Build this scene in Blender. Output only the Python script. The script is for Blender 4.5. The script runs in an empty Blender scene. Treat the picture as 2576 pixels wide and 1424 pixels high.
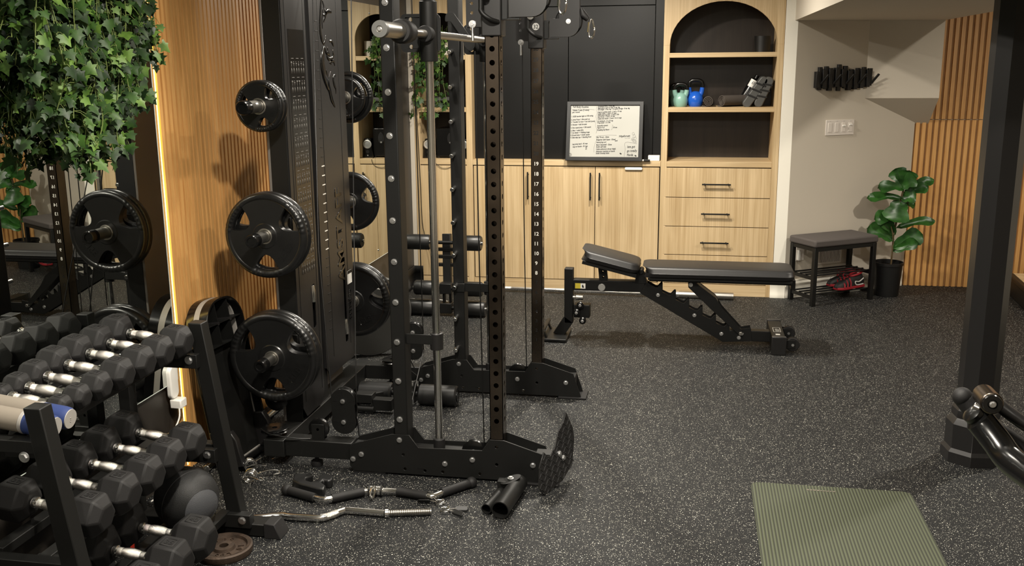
import bpy, math, random
from mathutils import Vector, Matrix, Euler
from mathutils.geometry import tessellate_polygon
random.seed(7)
SC = bpy.context.scene
COL = SC.collection
PI = math.pi
V = Vector

# ------------------------------------------------------------------ camera (solved from the photograph)
FPX, CXP, CYP = 2450.0, 1288.0, 712.0
CR = V((0.98386537, 0.17872209, -0.00820683))
CU = V((-0.03125413, 0.21685782, 0.97570275))
CF = V((-0.17615935, 0.95970365, -0.21894470))
CAM = V((0, 0, 1.65))

def at(px, py, X=None, Y=None, z=None):
    """the point of a real plane (X=, Y= or z=) seen at a pixel of the 2576x1424 photograph"""
    d = CF * FPX + CR * (px - CXP) - CU * (py - CYP)
    t = (z - CAM.z) / d.z if z is not None else (X / d.x if X is not None else Y / d.y)
    return CAM + d * t

# ------------------------------------------------------------------ materials
def lin(c):
    return c / 12.92 if c <= 0.04045 else ((c + 0.055) / 1.055) ** 2.4
def hexc(h):
    return tuple(lin(int(h[i:i + 2], 16) / 255) for i in (0, 2, 4)) + (1,)

class NT:
    def __init__(s, name):
        s.m = bpy.data.materials.new(name); s.m.use_nodes = True
        s.t = s.m.node_tree; s.b = s.t.nodes['Principled BSDF']
    def n(s, ty, **kw):
        o = s.t.nodes.new(ty)
        for k, v in kw.items():
            if k.startswith('i_'):
                o.inputs[k[2:].replace('_', ' ')].default_value = v
            else:
                setattr(o, k, v)
        return o
    def l(s, a, ao, b, bi):
        s.t.links.new(a.outputs[ao], b.inputs[bi])
    def coord(s, scale=(1, 1, 1), rot=(0, 0, 0)):
        tc = s.n('ShaderNodeTexCoord'); mp = s.n('ShaderNodeMapping')
        mp.inputs['Scale'].default_value = scale; mp.inputs['Rotation'].default_value = rot
        s.l(tc, 'Object', mp, 'Vector'); return mp
    def ramp(s, pts, interp='LINEAR'):
        r = s.n('ShaderNodeValToRGB'); e = r.color_ramp; e.interpolation = interp
        while len(e.elements) < len(pts): e.elements.new(0.5)
        for el, (p, c) in zip(e.elements, pts):
            el.position = p; el.color = c
        return r

def mat(name, col, rough=0.5, metal=0.0, bump=0.0, bscale=200.0, var=0.0, vscale=12.0, spec=0.5, coat=0.0, emit=None, estr=0.0):
    w = NT(name); b = w.b
    c = hexc(col) if isinstance(col, str) else col
    b.inputs['Base Color'].default_value = c
    b.inputs['Roughness'].default_value = rough
    b.inputs['Metallic'].default_value = metal
    b.inputs['Specular IOR Level'].default_value = spec
    b.inputs['Coat Weight'].default_value = coat
    mp = w.coord()
    if var:
        nz = w.n('ShaderNodeTexNoise', i_Scale=vscale, i_Detail=4.0)
        w.l(mp, 'Vector', nz, 'Vector')
        r = w.ramp([(0.3, tuple(x * (1 - var) for x in c[:3]) + (1,)), (0.7, tuple(min(1, x * (1 + var)) for x in c[:3]) + (1,))])
        w.l(nz, 'Fac', r, 'Fac'); w.l(r, 'Color', b, 'Base Color')
    if bump:
        nz = w.n('ShaderNodeTexNoise', i_Scale=bscale, i_Detail=2.0)
        w.l(mp, 'Vector', nz, 'Vector')
        bp = w.n('ShaderNodeBump', i_Strength=bump, i_Distance=0.002)
        w.l(nz, 'Fac', bp, 'Height'); w.l(bp, 'Normal', b, 'Normal')
    if emit:
        b.inputs['Emission Color'].default_value = hexc(emit); b.inputs['Emission Strength'].default_value = estr
    return w.m

def wood(name, dark, light, scale=(14, 14, 1.1), rough=0.5, bump=0.05):
    w = NT(name); mp = w.coord(scale)
    n1 = w.n('ShaderNodeTexNoise', i_Scale=2.2, i_Detail=6.0, i_Distortion=0.6); w.l(mp, 'Vector', n1, 'Vector')
    mp2 = w.coord(tuple(s * 9 if s > 3 else s * 1.6 for s in scale))
    n2 = w.n('ShaderNodeTexNoise', i_Scale=2.0, i_Detail=3.0); w.l(mp2, 'Vector', n2, 'Vector')
    mx = w.n('ShaderNodeMath', operation='MULTIPLY_ADD'); mx.inputs[1].default_value = 0.45
    w.l(n2, 'Fac', mx, 0)
    m2 = w.n('ShaderNodeMath', operation='MULTIPLY'); m2.inputs[1].default_value = 0.55
    w.l(n1, 'Fac', m2, 0); w.l(m2, 'Value', mx, 2)
    r = w.ramp([(0.32, hexc(dark)), (0.68, hexc(light))]); w.l(mx, 'Value', r, 'Fac')
    w.l(r, 'Color', w.b, 'Base Color'); w.b.inputs['Roughness'].default_value = rough
    bp = w.n('ShaderNodeBump', i_Strength=bump, i_Distance=0.002); w.l(mx, 'Value', bp, 'Height'); w.l(bp, 'Normal', w.b, 'Normal')
    return w.m

def floor_mat():
    w = NT('speckled_rubber'); mp = w.coord()
    base = hexc('0d0e0f')
    cols = None
    for i, (sc, th, dens, rnd) in enumerate(((190.0, 0.31, 0.50, 1.0), (310.0, 0.33, 0.58, 1.0))):
        nz = w.n('ShaderNodeTexNoise', i_Scale=260.0, i_Detail=1.0); w.l(mp, 'Vector', nz, 'Vector')
        add = w.n('ShaderNodeVectorMath', operation='MULTIPLY_ADD')
        w.l(nz, 'Color', add, 0); add.inputs[1].default_value = (0.004, 0.004, 0.004); w.l(mp, 'Vector', add, 2)
        vo = w.n('ShaderNodeTexVoronoi', i_Scale=sc, i_Randomness=rnd); w.l(add, 'Vector', vo, 'Vector')
        sep = w.n('ShaderNodeSeparateColor'); w.l(vo, 'Color', sep, 'Color')
        # random size for every fleck, none below the density threshold
        sub = w.n('ShaderNodeMath', operation='SUBTRACT'); w.l(sep, 'Red', sub, 0); sub.inputs[1].default_value = dens
        mul = w.n('ShaderNodeMath', operation='MULTIPLY'); w.l(sub, 'Value', mul, 0); mul.inputs[1].default_value = th / (1 - dens) * 1.1
        lt = w.n('ShaderNodeMath', operation='LESS_THAN'); w.l(vo, 'Distance', lt, 0); w.l(mul, 'Value', lt, 1)
        gr = w.ramp([(0.0, hexc('6c6b66')), (0.6, hexc('bab7ac')), (1.0, hexc('f6f2e4'))]); w.l(sep, 'Green', gr, 'Fac')
        mix = w.n('ShaderNodeMix', data_type='RGBA')
        w.l(lt, 'Value', mix, 'Factor')
        if cols is None: mix.inputs[6].default_value = base
        else: w.t.links.new(cols.outputs[2], mix.inputs[6])
        w.t.links.new(gr.outputs['Color'], mix.inputs[7]); cols = mix
    w.t.links.new(cols.outputs[2], w.b.inputs['Base Color'])
    w.b.inputs['Roughness'].default_value = 0.66; w.b.inputs['Specular IOR Level'].default_value = 0.3
    n2 = w.n('ShaderNodeTexNoise', i_Scale=420.0, i_Detail=2.0); w.l(mp, 'Vector', n2, 'Vector')
    bp = w.n('ShaderNodeBump', i_Strength=0.35, i_Distance=0.002); w.l(n2, 'Fac', bp, 'Height'); w.l(bp, 'Normal', w.b, 'Normal')
    return w.m

def stripes_mat(name, c0, c1, axis, pitch, rough=0.7, bump=0.4):
    w = NT(name); mp = w.coord()
    wv = w.n('ShaderNodeTexWave', i_Scale=1.0 / pitch / 20 * 2 * PI, bands_direction=axis); w.l(mp, 'Vector', wv, 'Vector')
    r = w.ramp([(0.15, hexc(c0)), (0.75, hexc(c1))]); w.l(wv, 'Fac', r, 'Fac'); w.l(r, 'Color', w.b, 'Base Color')
    w.b.inputs['Roughness'].default_value = rough
    bp = w.n('ShaderNodeBump', i_Strength=bump, i_Distance=0.003); w.l(wv, 'Fac', bp, 'Height'); w.l(bp, 'Normal', w.b, 'Normal')
    return w.m

def leaf_mat(name, a, b_, rough=0.5):
    w = NT(name); mp = w.coord()
    n = w.n('ShaderNodeTexNoise', i_Scale=16.0, i_Detail=3.0); w.l(mp, 'Vector', n, 'Vector')
    r = w.ramp([(0.35, hexc(a)), (0.66, hexc(b_))]); w.l(n, 'Fac', r, 'Fac'); w.l(r, 'Color', w.b, 'Base Color')
    w.b.inputs['Roughness'].default_value = rough
    w.b.inputs['Specular IOR Level'].default_value = 0.28
    return w.m

M = {}
M['floor'] = floor_mat()
M['paint'] = mat('greige_wall_paint', 'c4bbac', 0.85, bump=0.03, bscale=300)
M['white'] = mat('white_trim_paint', 'e4dfd2', 0.6)
M['ceil'] = mat('ceiling_paint', 'ebe5d8', 0.9)
M['char'] = mat('charcoal_wall_paint', '2b2723', 0.42, bump=0.02)
M['blackpaint'] = mat('black_cabinet_paint', '0c0c0c', 0.42, spec=0.35)
M['oak'] = wood('pale_oak', 'a88c62', 'd3bb94', (9, 9, 0.55), 0.5, 0.03)
M['oakh'] = wood('pale_oak_horizontal', 'a88c62', 'd3bb94', (0.55, 9, 9), 0.5, 0.03)
M['slat'] = wood('warm_slat_wood', 'b37f44', 'd4a567', (30, 30, 1.5), 0.45, 0.05)
M['slatdark'] = mat('slat_backing', '6b4626', 0.7, var=0.15)
M['slatgap'] = mat('slat_backing_light', '8c6439', 0.7, var=0.15)
M['walnut'] = wood('dark_walnut_back', '1d1713', '2e2620', (10, 10, 0.8), 0.3, 0.03)
M['metal'] = mat('black_powder_coat', '0f0f0e', 0.48, 0.0, 0.05, 900, spec=0.35)
M['metal2'] = mat('black_satin_steel', '1a1919', 0.36, 0.0)
M['gloss'] = mat('gloss_black_plastic', '0c0c0c', 0.22)
M['rubber'] = mat('black_rubber', '131212', 0.62, spec=0.35, bump=0.12, bscale=500, var=0.12)
M['plate'] = mat('plate_rubber', '121212', 0.3, bump=0.04, bscale=120, var=0.2, vscale=25)
M['foam'] = mat('black_vinyl_foam', '141414', 0.4)
M['leather'] = mat('black_bench_vinyl', '1b1a1a', 0.45, bump=0.08, bscale=700)
M['chrome'] = mat('chrome', 'e6e5e2', 0.17, 1.0)
M['bolt'] = mat('zinc_bolt', 'd6d6d6', 0.36, 1.0)
M['knurl'] = mat('knurled_chrome', 'dcd9d3', 0.22, 1.0, bump=0.5, bscale=2200)
M['steel'] = mat('dark_polished_steel', '665c52', 0.26, 1.0, var=0.35, vscale=7)
M['mirror'] = mat('mirror_glass', 'c9ccc8', 0.0, 1.0)
M['glassedge'] = mat('mirror_edge', 'cfd6cf', 0.2)
M['led'] = mat('warm_led', 'ffd24a', 0.5, emit='ffe07a', estr=2.2)
M['cable'] = mat('black_cable', '0b0b0b', 0.4)
M['mat'] = stripes_mat('green_ribbed_mat', '272a1e', '484d39', 'X', 0.012)
M['mintk'] = mat('mint_vinyl', '7fa89c', 0.3)
M['bluek'] = mat('blue_vinyl', '1b55b8', 0.22)
M['blue'] = mat('blue_foam', '12285c', 0.7)
M['greyfoam'] = mat('taupe_foam', '736b60', 0.8)
M['greyplastic'] = mat('grey_plastic', '8f8b86', 0.5)
M['whitep'] = mat('white_plastic', 'e9e6df', 0.35)
M['pot'] = mat('white_ceramic', 'dcd5c8', 0.4)
M['blackpot'] = mat('black_pot', '101010', 0.45)
M['towel'] = mat('grey_towel', '4a433d', 0.95, bump=0.6, bscale=260)
M['seatfab'] = mat('grey_seat_fabric', '4d4744', 0.85, bump=0.3, bscale=600)
M['greypanel'] = mat('grey_satin_panel', '6a6560', 0.3)
M['soil'] = mat('potting_moss', '1b1712', 0.9)
M['ivy'] = leaf_mat('ivy_green', '14280d', '2f4c19')
M['ivyl'] = leaf_mat('ivy_light_green', '2f4a17', '5d7a34')
M['ivyd'] = leaf_mat('ivy_dark_green', '0d1c0a', '1b3212')
M['fig'] = leaf_mat('fig_leaf_green', '1d3a18', '2f5a22', 0.32)
M['stem'] = mat('brown_stem', '5a4a2f', 0.8)
M['ivystem'] = mat('ivy_stem', '5c6a34', 0.7)
M['board'] = mat('whiteboard_surface', 'a09f98', 0.35)
M['ink'] = mat('marker_ink', '1a1a1a', 0.6)
M['decal'] = mat('white_decal', '5b5853', 0.6)
M['digit_slitlight'] = mat('pale_number_and_slit_light', 'd6d2c8', 0.5)  # pale post numbers, and the slit light painted on the middle ruler ticks
M['dark'] = mat('deep_black', '050505', 0.5)
M['logo'] = mat('gloss_black_logo', '070707', 0.2)
M['red'] = mat('red_shoe_fabric', '8e1420', 0.6)
M['shoeblack'] = mat('shoe_black', '161414', 0.6)
M['shoewhite'] = mat('shoe_white', 'd0ccc6', 0.5)
M['yellow'] = mat('yellow_sticker', 'c9b73a', 0.5)
M['ballgrey'] = mat('ball_grey_rubber', '3a3b3e', 0.6, bump=0.4, bscale=420)
M['ballblack'] = mat('ball_black_rubber', '121212', 0.6, bump=0.3, bscale=420, spec=0.35)
M['rust'] = mat('worn_iron', '3b2f26', 0.6, 0.5, bump=0.6, bscale=90, var=0.4, vscale=30)
M['castgrey'] = mat('grey_cast_iron', '4c4c4a', 0.45, 0.2)
M['switch'] = mat('switch_plate_white', 'd9d1c8', 0.4)
M['brushed'] = mat('brushed_steel', 'a9a6a0', 0.36, 1.0)
M['hookblack'] = mat('coat_rack_black', '131212', 0.45)
M['cone'] = mat('speaker_cone', '8e8e8c', 0.4)
M['silver'] = mat('silver_ring', 'c9c8c4', 0.3, 0.6)
M['redtag'] = mat('red_tag', 'd23a22', 0.6)

# ------------------------------------------------------------------ mesh builder
def frame(d, up=(0, 0, 1)):
    d = V(d).normalized(); up = V(up)
    if abs(d.dot(up)) > 0.98: up = V((1, 0, 0)) if abs(d.x) < 0.9 else V((0, 1, 0))
    a = up.cross(d).normalized(); b = d.cross(a)
    return a, b, d

class MB:
    def __init__(s): s.v, s.f = [], []
    def add(s, vs, fs):
        o = len(s.v); s.v += [V(p) for p in vs]; s.f += [tuple(i + o for i in q) for q in fs]; return s
    def box(s, x0, x1, y0, y1, z0, z1):
        vs = [(x, y, z) for x in (x0, x1) for y in (y0, y1) for z in (z0, z1)]
        return s.add(vs, [(0, 1, 3, 2), (4, 6, 7, 5), (0, 4, 5, 1), (2, 3, 7, 6), (0, 2, 6, 4), (1, 5, 7, 3)])
    def hexa(s, p):
        return s.add(p, [(3, 2, 1, 0), (4, 5, 6, 7), (0, 1, 5, 4), (1, 2, 6, 5), (2, 3, 7, 6), (3, 0, 4, 7)])
    def beam(s, p0, p1, w, h, up=(0, 0, 1)):
        p0, p1 = V(p0), V(p1); a, b, d = frame(p1 - p0, up); w /= 2; h /= 2
        q = [(-w, -h), (w, -h), (w, h), (-w, h)]
        return s.hexa([p0 + a * x + b * y for x, y in q] + [p1 + a * x + b * y for x, y in q])
    def cyl(s, p0, p1, r0, r1=None, n=18, caps=True):
        r1 = r0 if r1 is None else r1
        p0, p1 = V(p0), V(p1); a, b, d = frame(p1 - p0)
        vs = [p + (a * math.cos(2 * PI * i / n) + b * math.sin(2 * PI * i / n)) * r for p, r in ((p0, r0), (p1, r1)) for i in range(n)]
        fs = [(i, (i + 1) % n, n + (i + 1) % n, n + i) for i in range(n)]
        if caps: fs += [tuple(range(n - 1, -1, -1)), tuple(range(n, 2 * n))]
        return s.add(vs, fs)
    def lathe(s, prof, p0, axis=(0, 0, 1), n=28):
        """prof: (radius, height) pairs along the axis; open profile, poles closed when radius is 0"""
        p0 = V(p0); a, b, d = frame(axis); rings = []
        vs = []; fs = []
        for r, h in prof:
            if r < 1e-6: rings.append([len(vs)]); vs.append(p0 + d * h)
            else:
                rings.append(list(range(len(vs), len(vs) + n)))
                vs += [p0 + d * h + (a * math.cos(2 * PI * i / n) + b * math.sin(2 * PI * i / n)) * r for i in range(n)]
        for A, B in zip(rings, rings[1:]):
            for i in range(n):
                j = (i + 1) % n
                if len(A) == 1 and len(B) == 1: continue
                if len(A) == 1: fs.append((A[0], B[j], B[i]))
                elif len(B) == 1: fs.append((A[i], A[j], B[0]))
                else: fs.append((A[i], A[j], B[j], B[i]))
        return s.add(vs, fs)
    def tube(s, pts, r, n=10, closed=False, caps=True):
        pts = [V(p) for p in pts]; m = len(pts)
        rs = r if isinstance(r, (list, tuple)) else [r] * m
        vs = []; prev = None
        for i, p in enumerate(pts):
            if closed: t = pts[(i + 1) % m] - pts[i - 1]
            else: t = pts[min(i + 1, m - 1)] - pts[max(i - 1, 0)]
            t = t.normalized() if t.length > 1e-9 else V((0, 0, 1))
            if prev is None: a, b, _ = frame(t)
            else:
                a = prev - t * prev.dot(t)
                a = a.normalized() if a.length > 1e-6 else frame(t)[0]
                b = t.cross(a)
            prev = a
            vs += [p + (a * math.cos(2 * PI * k / n) + b * math.sin(2 * PI * k / n)) * rs[i] for k in range(n)]
        fs = []
        for i in range(m if closed else m - 1):
            j = (i + 1) % m
            for k in range(n):
                l = (k + 1) % n
                fs.append((i * n + k, i * n + l, j * n + l, j * n + k))
        if caps and not closed: fs += [tuple(range(n - 1, -1, -1)), tuple(range((m - 1) * n, m * n))]
        return s.add(vs, fs)
    def prism(s, poly, o, u, v, w, holes=()):
        """polygon in the (u, v) plane at o, thickness vector w, with optional holes"""
        o, u, v, w = V(o), V(u), V(v), V(w)
        loops = [list(poly)] + [list(h) for h in holes]
        flat = [p for l in loops for p in l]
        tri = tessellate_polygon([[V((p[0], p[1], 0)) for p in l] for l in loops])
        n = len(flat)
        vs = [o + u * p[0] + v * p[1] for p in flat]; vs += [p + w for p in vs]
        if not holes:
            fs = [tuple(range(n)), tuple(range(2 * n - 1, n - 1, -1))]
        else:
            fs = [tuple(t) for t in tri] + [tuple(n + i for i in reversed(t)) for t in tri]
        k = 0
        for l in loops:
            m = len(l)
            for i in range(m):
                a, b = k + i, k + (i + 1) % m
                fs.append((a, b, n + b, n + a))
            k += m
        return s.add(vs, fs)
    def sphere(s, c, r, nu=20, nv=12, ax=(0, 0, 1)):
        rr = r if isinstance(r, (tuple, list)) else (r, r, r)
        c = V(c); vs = []; fs = []
        prof = [(math.sin(PI * i / nv), -math.cos(PI * i / nv)) for i in range(nv + 1)]
        t = MB().lathe([(0 if i in (0, nv) else p[0], p[1]) for i, p in enumerate(prof)], (0, 0, 0), ax, nu)
        return s.add([c + V((p.x * rr[0], p.y * rr[1], p.z * rr[2])) for p in t.v], t.f)
    def strip(s, pts, wid, nrm, th=0.0015):
        """flat stroke of a given width along points lying in a plane with normal nrm"""
        pts = [V(p) for p in pts]; nrm = V(nrm).normalized(); m = len(pts); vs = []
        ws = wid if isinstance(wid, (list, tuple)) else [wid] * m
        for i, p in enumerate(pts):
            t = (pts[min(i + 1, m - 1)] - pts[max(i - 1, 0)]).normalized(); a = nrm.cross(t) * ws[i] / 2
            vs += [p - a, p + a, p + a + nrm * th, p - a + nrm * th]
        fs = []
        for i in range(m - 1):
            for k in range(4):
                l = (k + 1) % 4
                fs.append((i * 4 + k, i * 4 + l, i * 4 + 4 + l, i * 4 + 4 + k))
        fs += [(3, 2, 1, 0), tuple((m - 1) * 4 + k for k in range(4))]
        return s.add(vs, fs)
    def xf(s, mtx):
        s.v = [mtx @ p for p in s.v]; return s
    def join(s, o):
        return s.add(o.v, o.f)

def circ(cx, cy, r, n=14, a0=0):
    return [(cx + r * math.cos(a0 + 2 * PI * i / n), cy + r * math.sin(a0 + 2 * PI * i / n)) for i in range(n)]
def rrect(x0, x1, y0, y1, r, n=5):
    out = []
    for cx, cy, a in ((x1 - r, y1 - r, 0), (x0 + r, y1 - r, PI / 2), (x0 + r, y0 + r, PI), (x1 - r, y0 + r, 1.5 * PI)):
        out += [(cx + r * math.cos(a + PI / 2 * i / n), cy + r * math.sin(a + PI / 2 * i / n)) for i in range(n + 1)]
    return out
def arcpts(c, r, a0, a1, u, v, n=12):
    c, u, v = V(c), V(u), V(v)
    return [c + u * r * math.cos(a0 + (a1 - a0) * i / n) + v * r * math.sin(a0 + (a1 - a0) * i / n) for i in range(n + 1)]
def smooth(pts, k=4, closed=False):
    """Catmull-Rom through points"""
    pts = [V(p) for p in pts]; m = len(pts); out = []
    for i in range(m if closed else m - 1):
        g = (lambda j: pts[j % m]) if closed else (lambda j: pts[max(0, min(m - 1, j))])
        p0, p1, p2, p3 = g(i - 1), g(i), g(i + 1), g(i + 2)
        for j in range(k):
            t = j / k
            out.append(0.5 * ((2 * p1) + (p2 - p0) * t + (2 * p0 - 5 * p1 + 4 * p2 - p3) * t * t + (3 * p1 - p0 - 3 * p2 + p3) * t ** 3))
    if not closed: out.append(pts[-1])
    return out

# ------------------------------------------------------------------ objects
def mesh_from(name, mb, m, smooth_deg=38, recalc=True):
    me = bpy.data.meshes.new(name)
    me.from_pydata([tuple(p) for p in mb.v], [], mb.f); me.update()
    if recalc:
        import bmesh
        bm = bmesh.new(); bm.from_mesh(me); bmesh.ops.recalc_face_normals(bm, faces=bm.faces); bm.to_mesh(me); bm.free()
    me.materials.append(M[m] if isinstance(m, str) else m)
    me.shade_smooth()
    if smooth_deg < 180: me.set_sharp_from_angle(angle=math.radians(smooth_deg))
    return me

def tag(o, label=None, cat=None, group=None, kind=None):
    for k, v in (('label', label), ('category', cat), ('group', group), ('kind', kind)):
        if v: o[k] = v
    return o

def thing(name, label, cat, loc=(0, 0, 0), rotz=0.0, group=None):
    o = bpy.data.objects.new(name, None); COL.objects.link(o)
    o.location = loc; o.rotation_euler = (0, 0, rotz); o.empty_display_size = 0.1
    return tag(o, label, cat, group)

def org(parent):
    """world position of the chain of roots (all unrotated) that world-space vertices are shifted by"""
    p = V((0, 0, 0))
    while parent is not None:
        p += parent.location; parent = parent.parent
    return p

def part(parent, name, mb, m, bev=0.0, local=False, deg=38, label=None, recalc=True):
    if parent is not None and not local:
        o = org(parent); mb.v = [p - o for p in mb.v]
    me = mesh_from(name, mb, m, deg, recalc)
    ob = bpy.data.objects.new(name, me); COL.objects.link(ob)
    if parent is not None: ob.parent = parent
    if bev:
        bm = ob.modifiers.new('bevel', 'BEVEL'); bm.width = bev; bm.segments = 2; bm.limit_method = 'ANGLE'; bm.angle_limit = math.radians(40)
    if label: ob['label'] = label
    return ob

def solo(name, mb, m, label, cat, base=None, bev=0.0, group=None, deg=38):
    """a thing that is one mesh, with its origin at base"""
    if base is None:
        xs = [p.x for p in mb.v]; ys = [p.y for p in mb.v]; zs = [p.z for p in mb.v]
        base = ((min(xs) + max(xs)) / 2, (min(ys) + max(ys)) / 2, min(zs))
    b = V(base); mb.v = [p - b for p in mb.v]
    ob = part(None, name, mb, m, bev, deg=deg); ob.location = b
    return tag(ob, label, cat, group)

def struct(name, mb, m, bev=0.0):
    ob = part(None, name, mb, m, bev); ob['kind'] = 'structure'; return ob

def copy_tree(o, parent=None):
    c = o.copy(); COL.objects.link(c)
    if parent is not None: c.parent = parent
    for ch in list(o.children): copy_tree(ch, c)
    return c

def text_mb(s, size, o, u, v, depth=0.0, align='LEFT', bold=0.0, shear=0.0, sx=1.0):
    """text as mesh data laid in the plane (u, v) at o"""
    cu = bpy.data.curves.new('lettering', 'FONT'); cu.body = s; cu.size = size; cu.align_x = align
    cu.extrude = depth; cu.offset = bold; cu.shear = shear; cu.resolution_u = 3
    ob = bpy.data.objects.new('lettering', cu); COL.objects.link(ob)
    dg = bpy.context.evaluated_depsgraph_get(); me = bpy.data.meshes.new_from_object(ob.evaluated_get(dg))
    o, u, v = V(o), V(u), V(v); w = u.cross(v)
    mb = MB(); mb.add([o + u * p.co.x * sx + v * p.co.y + w * p.co.z for p in me.vertices], [tuple(f.vertices) for f in me.polygons])
    bpy.data.objects.remove(ob); bpy.data.curves.remove(cu); bpy.data.meshes.remove(me)
    return mb

def bolt_mb(p, d, r=0.008, h=0.006):
    p, d = V(p), V(d).normalized()
    b = MB().cyl(p, p + d * 0.0025, r * 1.35, n=16)
    b.cyl(p + d * 0.002, p + d * (0.002 + h), r, r * 0.92, n=6)
    return b
# ================================================================== ROOM
WX, BY, NIB = -2.05, 7.45, 7.03
CEIL = 2.42
struct('floor', MB().box(-2.2, 3.7, -1.7, 7.8, -0.06, 0.0), 'floor')
struct('ceiling', MB().box(-2.2, 3.7, -1.7, 7.8, CEIL, CEIL + 0.06), 'ceil')
struct('wall_left', MB().box(-2.2, WX, -1.7, 7.6, 0, CEIL), 'char')
struct('wall_front', MB().box(-2.2, 3.7, -1.7, -1.6, 0, CEIL), 'paint')
struct('wall_right', MB().box(3.6, 3.7, -1.7, 7.8, 0, CEIL), 'paint')
wb = MB().box(-2.2, 0.70, BY, 7.6, 0, CEIL)
struct('wall_back', wb, 'paint')
struct('trim_1', MB().box(WX, -2.016, NIB, BY, 0.0, CEIL), 'paint', 0.002)
struct('trim_2', MB().box(0.606, 0.689, NIB, BY, 0.0, CEIL), 'white', 0.002)
# angled alcove wall and the wall carrying the slats beyond it
struct('wall_alcove', MB().prism([(0.689, NIB), (1.60, 7.582), (1.60, 7.70), (0.689, 7.70)], (0, 0, 0), (1, 0, 0), (0, 1, 0), (0, 0, CEIL)), 'paint')
struct('wall_rear', MB().box(1.55, 3.7, 7.60, 7.75, 0, CEIL), 'paint')
# lowered soffit over the alcove, its boxed duct and the duct's sloping underside
struct('trim_3', MB().prism([(0.668, 3.3), (1.66, 3.3), (1.705, 7.585), (1.55, 7.575), (0.689, 7.05), (0.668, 7.03)], (0, 0, 1.925), (1, 0, 0), (0, 1, 0), (0, 0, CEIL - 1.925)), 'paint')
dk = MB().prism([(7.34, 1.397), (7.60, 1.20), (7.60, 1.925), (7.34, 1.925)], (1.19, 0, 0), (0, 1, 0), (0, 0, 1), (0.505, 0, 0))
struct('trim_4', dk, 'paint')
# baseboards
def baseboard(name, p0, p1, n, m, h=0.155):
    p0, p1, n = V(p0), V(p1), V(n).normalized(); L = (p1 - p0).length
    prof = [(0, 0), (0.02, 0), (0.02, 0.028), (0.014, 0.036), (0.014, h - 0.05), (0.02, h - 0.042), (0.02, h - 0.02), (0.010, h), (0, h)]
    return struct(name, MB().prism(prof, p0, n, (0, 0, 1), p1 - p0), m, 0.002)
baseboard('baseboard_nib', (0.59, NIB, 0), (0.695, NIB, 0), (0, -1, 0), 'white', 0.165)
baseboard('baseboard_alcove', (0.689, NIB, 0), (1.585, 7.573, 0), (0.518, -0.855, 0), 'white', 0.13)
baseboard('baseboard_left', (WX, 4.56, 0), (WX, NIB, 0), (1, 0, 0), 'blackpaint', 0.16)
baseboard('baseboard_back', (WX, NIB, 0), (-1.975, NIB, 0), (0, -1, 0), 'blackpaint', 0.16)

# ------------------------------------------------------------------ wood slat panels
def slat_panel(name, label, o, along, n, L, z0, z1, pitch=0.0345, w=0.0255, d=0.013, lighter='slat', gap='slatdark'):
    o, along, n = V(o), V(along), V(n)
    t = thing(name, label, 'wall panel', o)
    k = int(L / pitch); prof = [(0, 0)]
    bk = MB().prism([(0, 0), (L, 0), (L, 0.004), (0, 0.004)], o + V((0, 0, z0)), along, n, (0, 0, z1 - z0))
    part(t, 'backing', bk, gap)
    mb = MB()
    for i in range(k):
        a = i * pitch + (pitch - w) / 2
        mb.prism([(a, 0.004), (a + w, 0.004), (a + w - 0.002, 0.004 + d), (a + 0.002, 0.004 + d)], o + V((0, 0, z0)), along, n, (0, 0, z1 - z0))
    s = part(t, 'slats', mb, lighter, deg=30)
    return t
slat_panel('slat_panel', 'warm wood slat panel lit by the LED strip beside the mirror', (WX, 3.525, 0), (0, 1, 0), (1, 0, 0), 1.01, 0.0, CEIL)
rp = slat_panel('slat_panel', 'lower wood slat panel behind the potted fig, under the seam', (1.56, 7.598, 0), (1, 0, 0), (0, -1, 0), 2.0, 0.0, 1.233, 0.0425, 0.029, 0.012, gap='slatgap')
slat_panel('slat_panel', 'upper wood slat panel above the seam, beside the boxed duct', (1.56, 7.598, 1.238), (1, 0, 0), (0, -1, 0), 2.0, 0.0, CEIL - 1.238, 0.0425, 0.029, 0.012, gap='slatgap')

# ------------------------------------------------------------------ mirrors with their LED strip
def mirror(label, panes, z0, z1):
    t = thing('wall_mirror', label, 'mirror', (WX, panes[0][0], z0))
    for y0, y1 in panes:
        g = part(t, 'mirror_pane', MB().box(WX + 0.004, WX + 0.016, y0, y1, z0, z1), 'mirror')
    e = MB().box(WX + 0.003, WX + 0.0168, panes[-1][1], panes[-1][1] + 0.0025, z0, z1)
    e.box(WX + 0.003, WX + 0.0168, panes[0][0], panes[-1][1], z0 - 0.0025, z0)
    part(t, 'polished_edge', e, 'glassedge')
    return t
mirror('large wall mirror behind the dumbbell rack and hanging ivy', [(0.4, 1.95), (1.953, 3.493)], 0.405, 2.2)
m2 = mirror('wall mirror behind the machine, reflecting the arched shelves', [(4.6, 6.146), (6.150, 6.80)], 0.392, 2.03)
clipm = MB()
for z in (0.445, 1.975): clipm.cyl((WX + 0.016, 6.148, z), (WX + 0.021, 6.148, z), 0.006, n=12)
part(m2, 'mirror_clip', clipm, 'chrome')
solo('edge_slat', MB().box(WX + 0.0005, WX + 0.016, 3.4975, 3.5095, 0.0, CEIL - 0.002), 'slat', 'single narrow wood slat between the mirror edge and LED strip', 'trim slat')
solo('led_strip', MB().box(WX + 0.001, WX + 0.014, 3.5105, 3.5215, 0.02, 2.38), 'led', 'glowing yellow LED strip along the edge of the lit slat panel', 'light strip')

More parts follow.
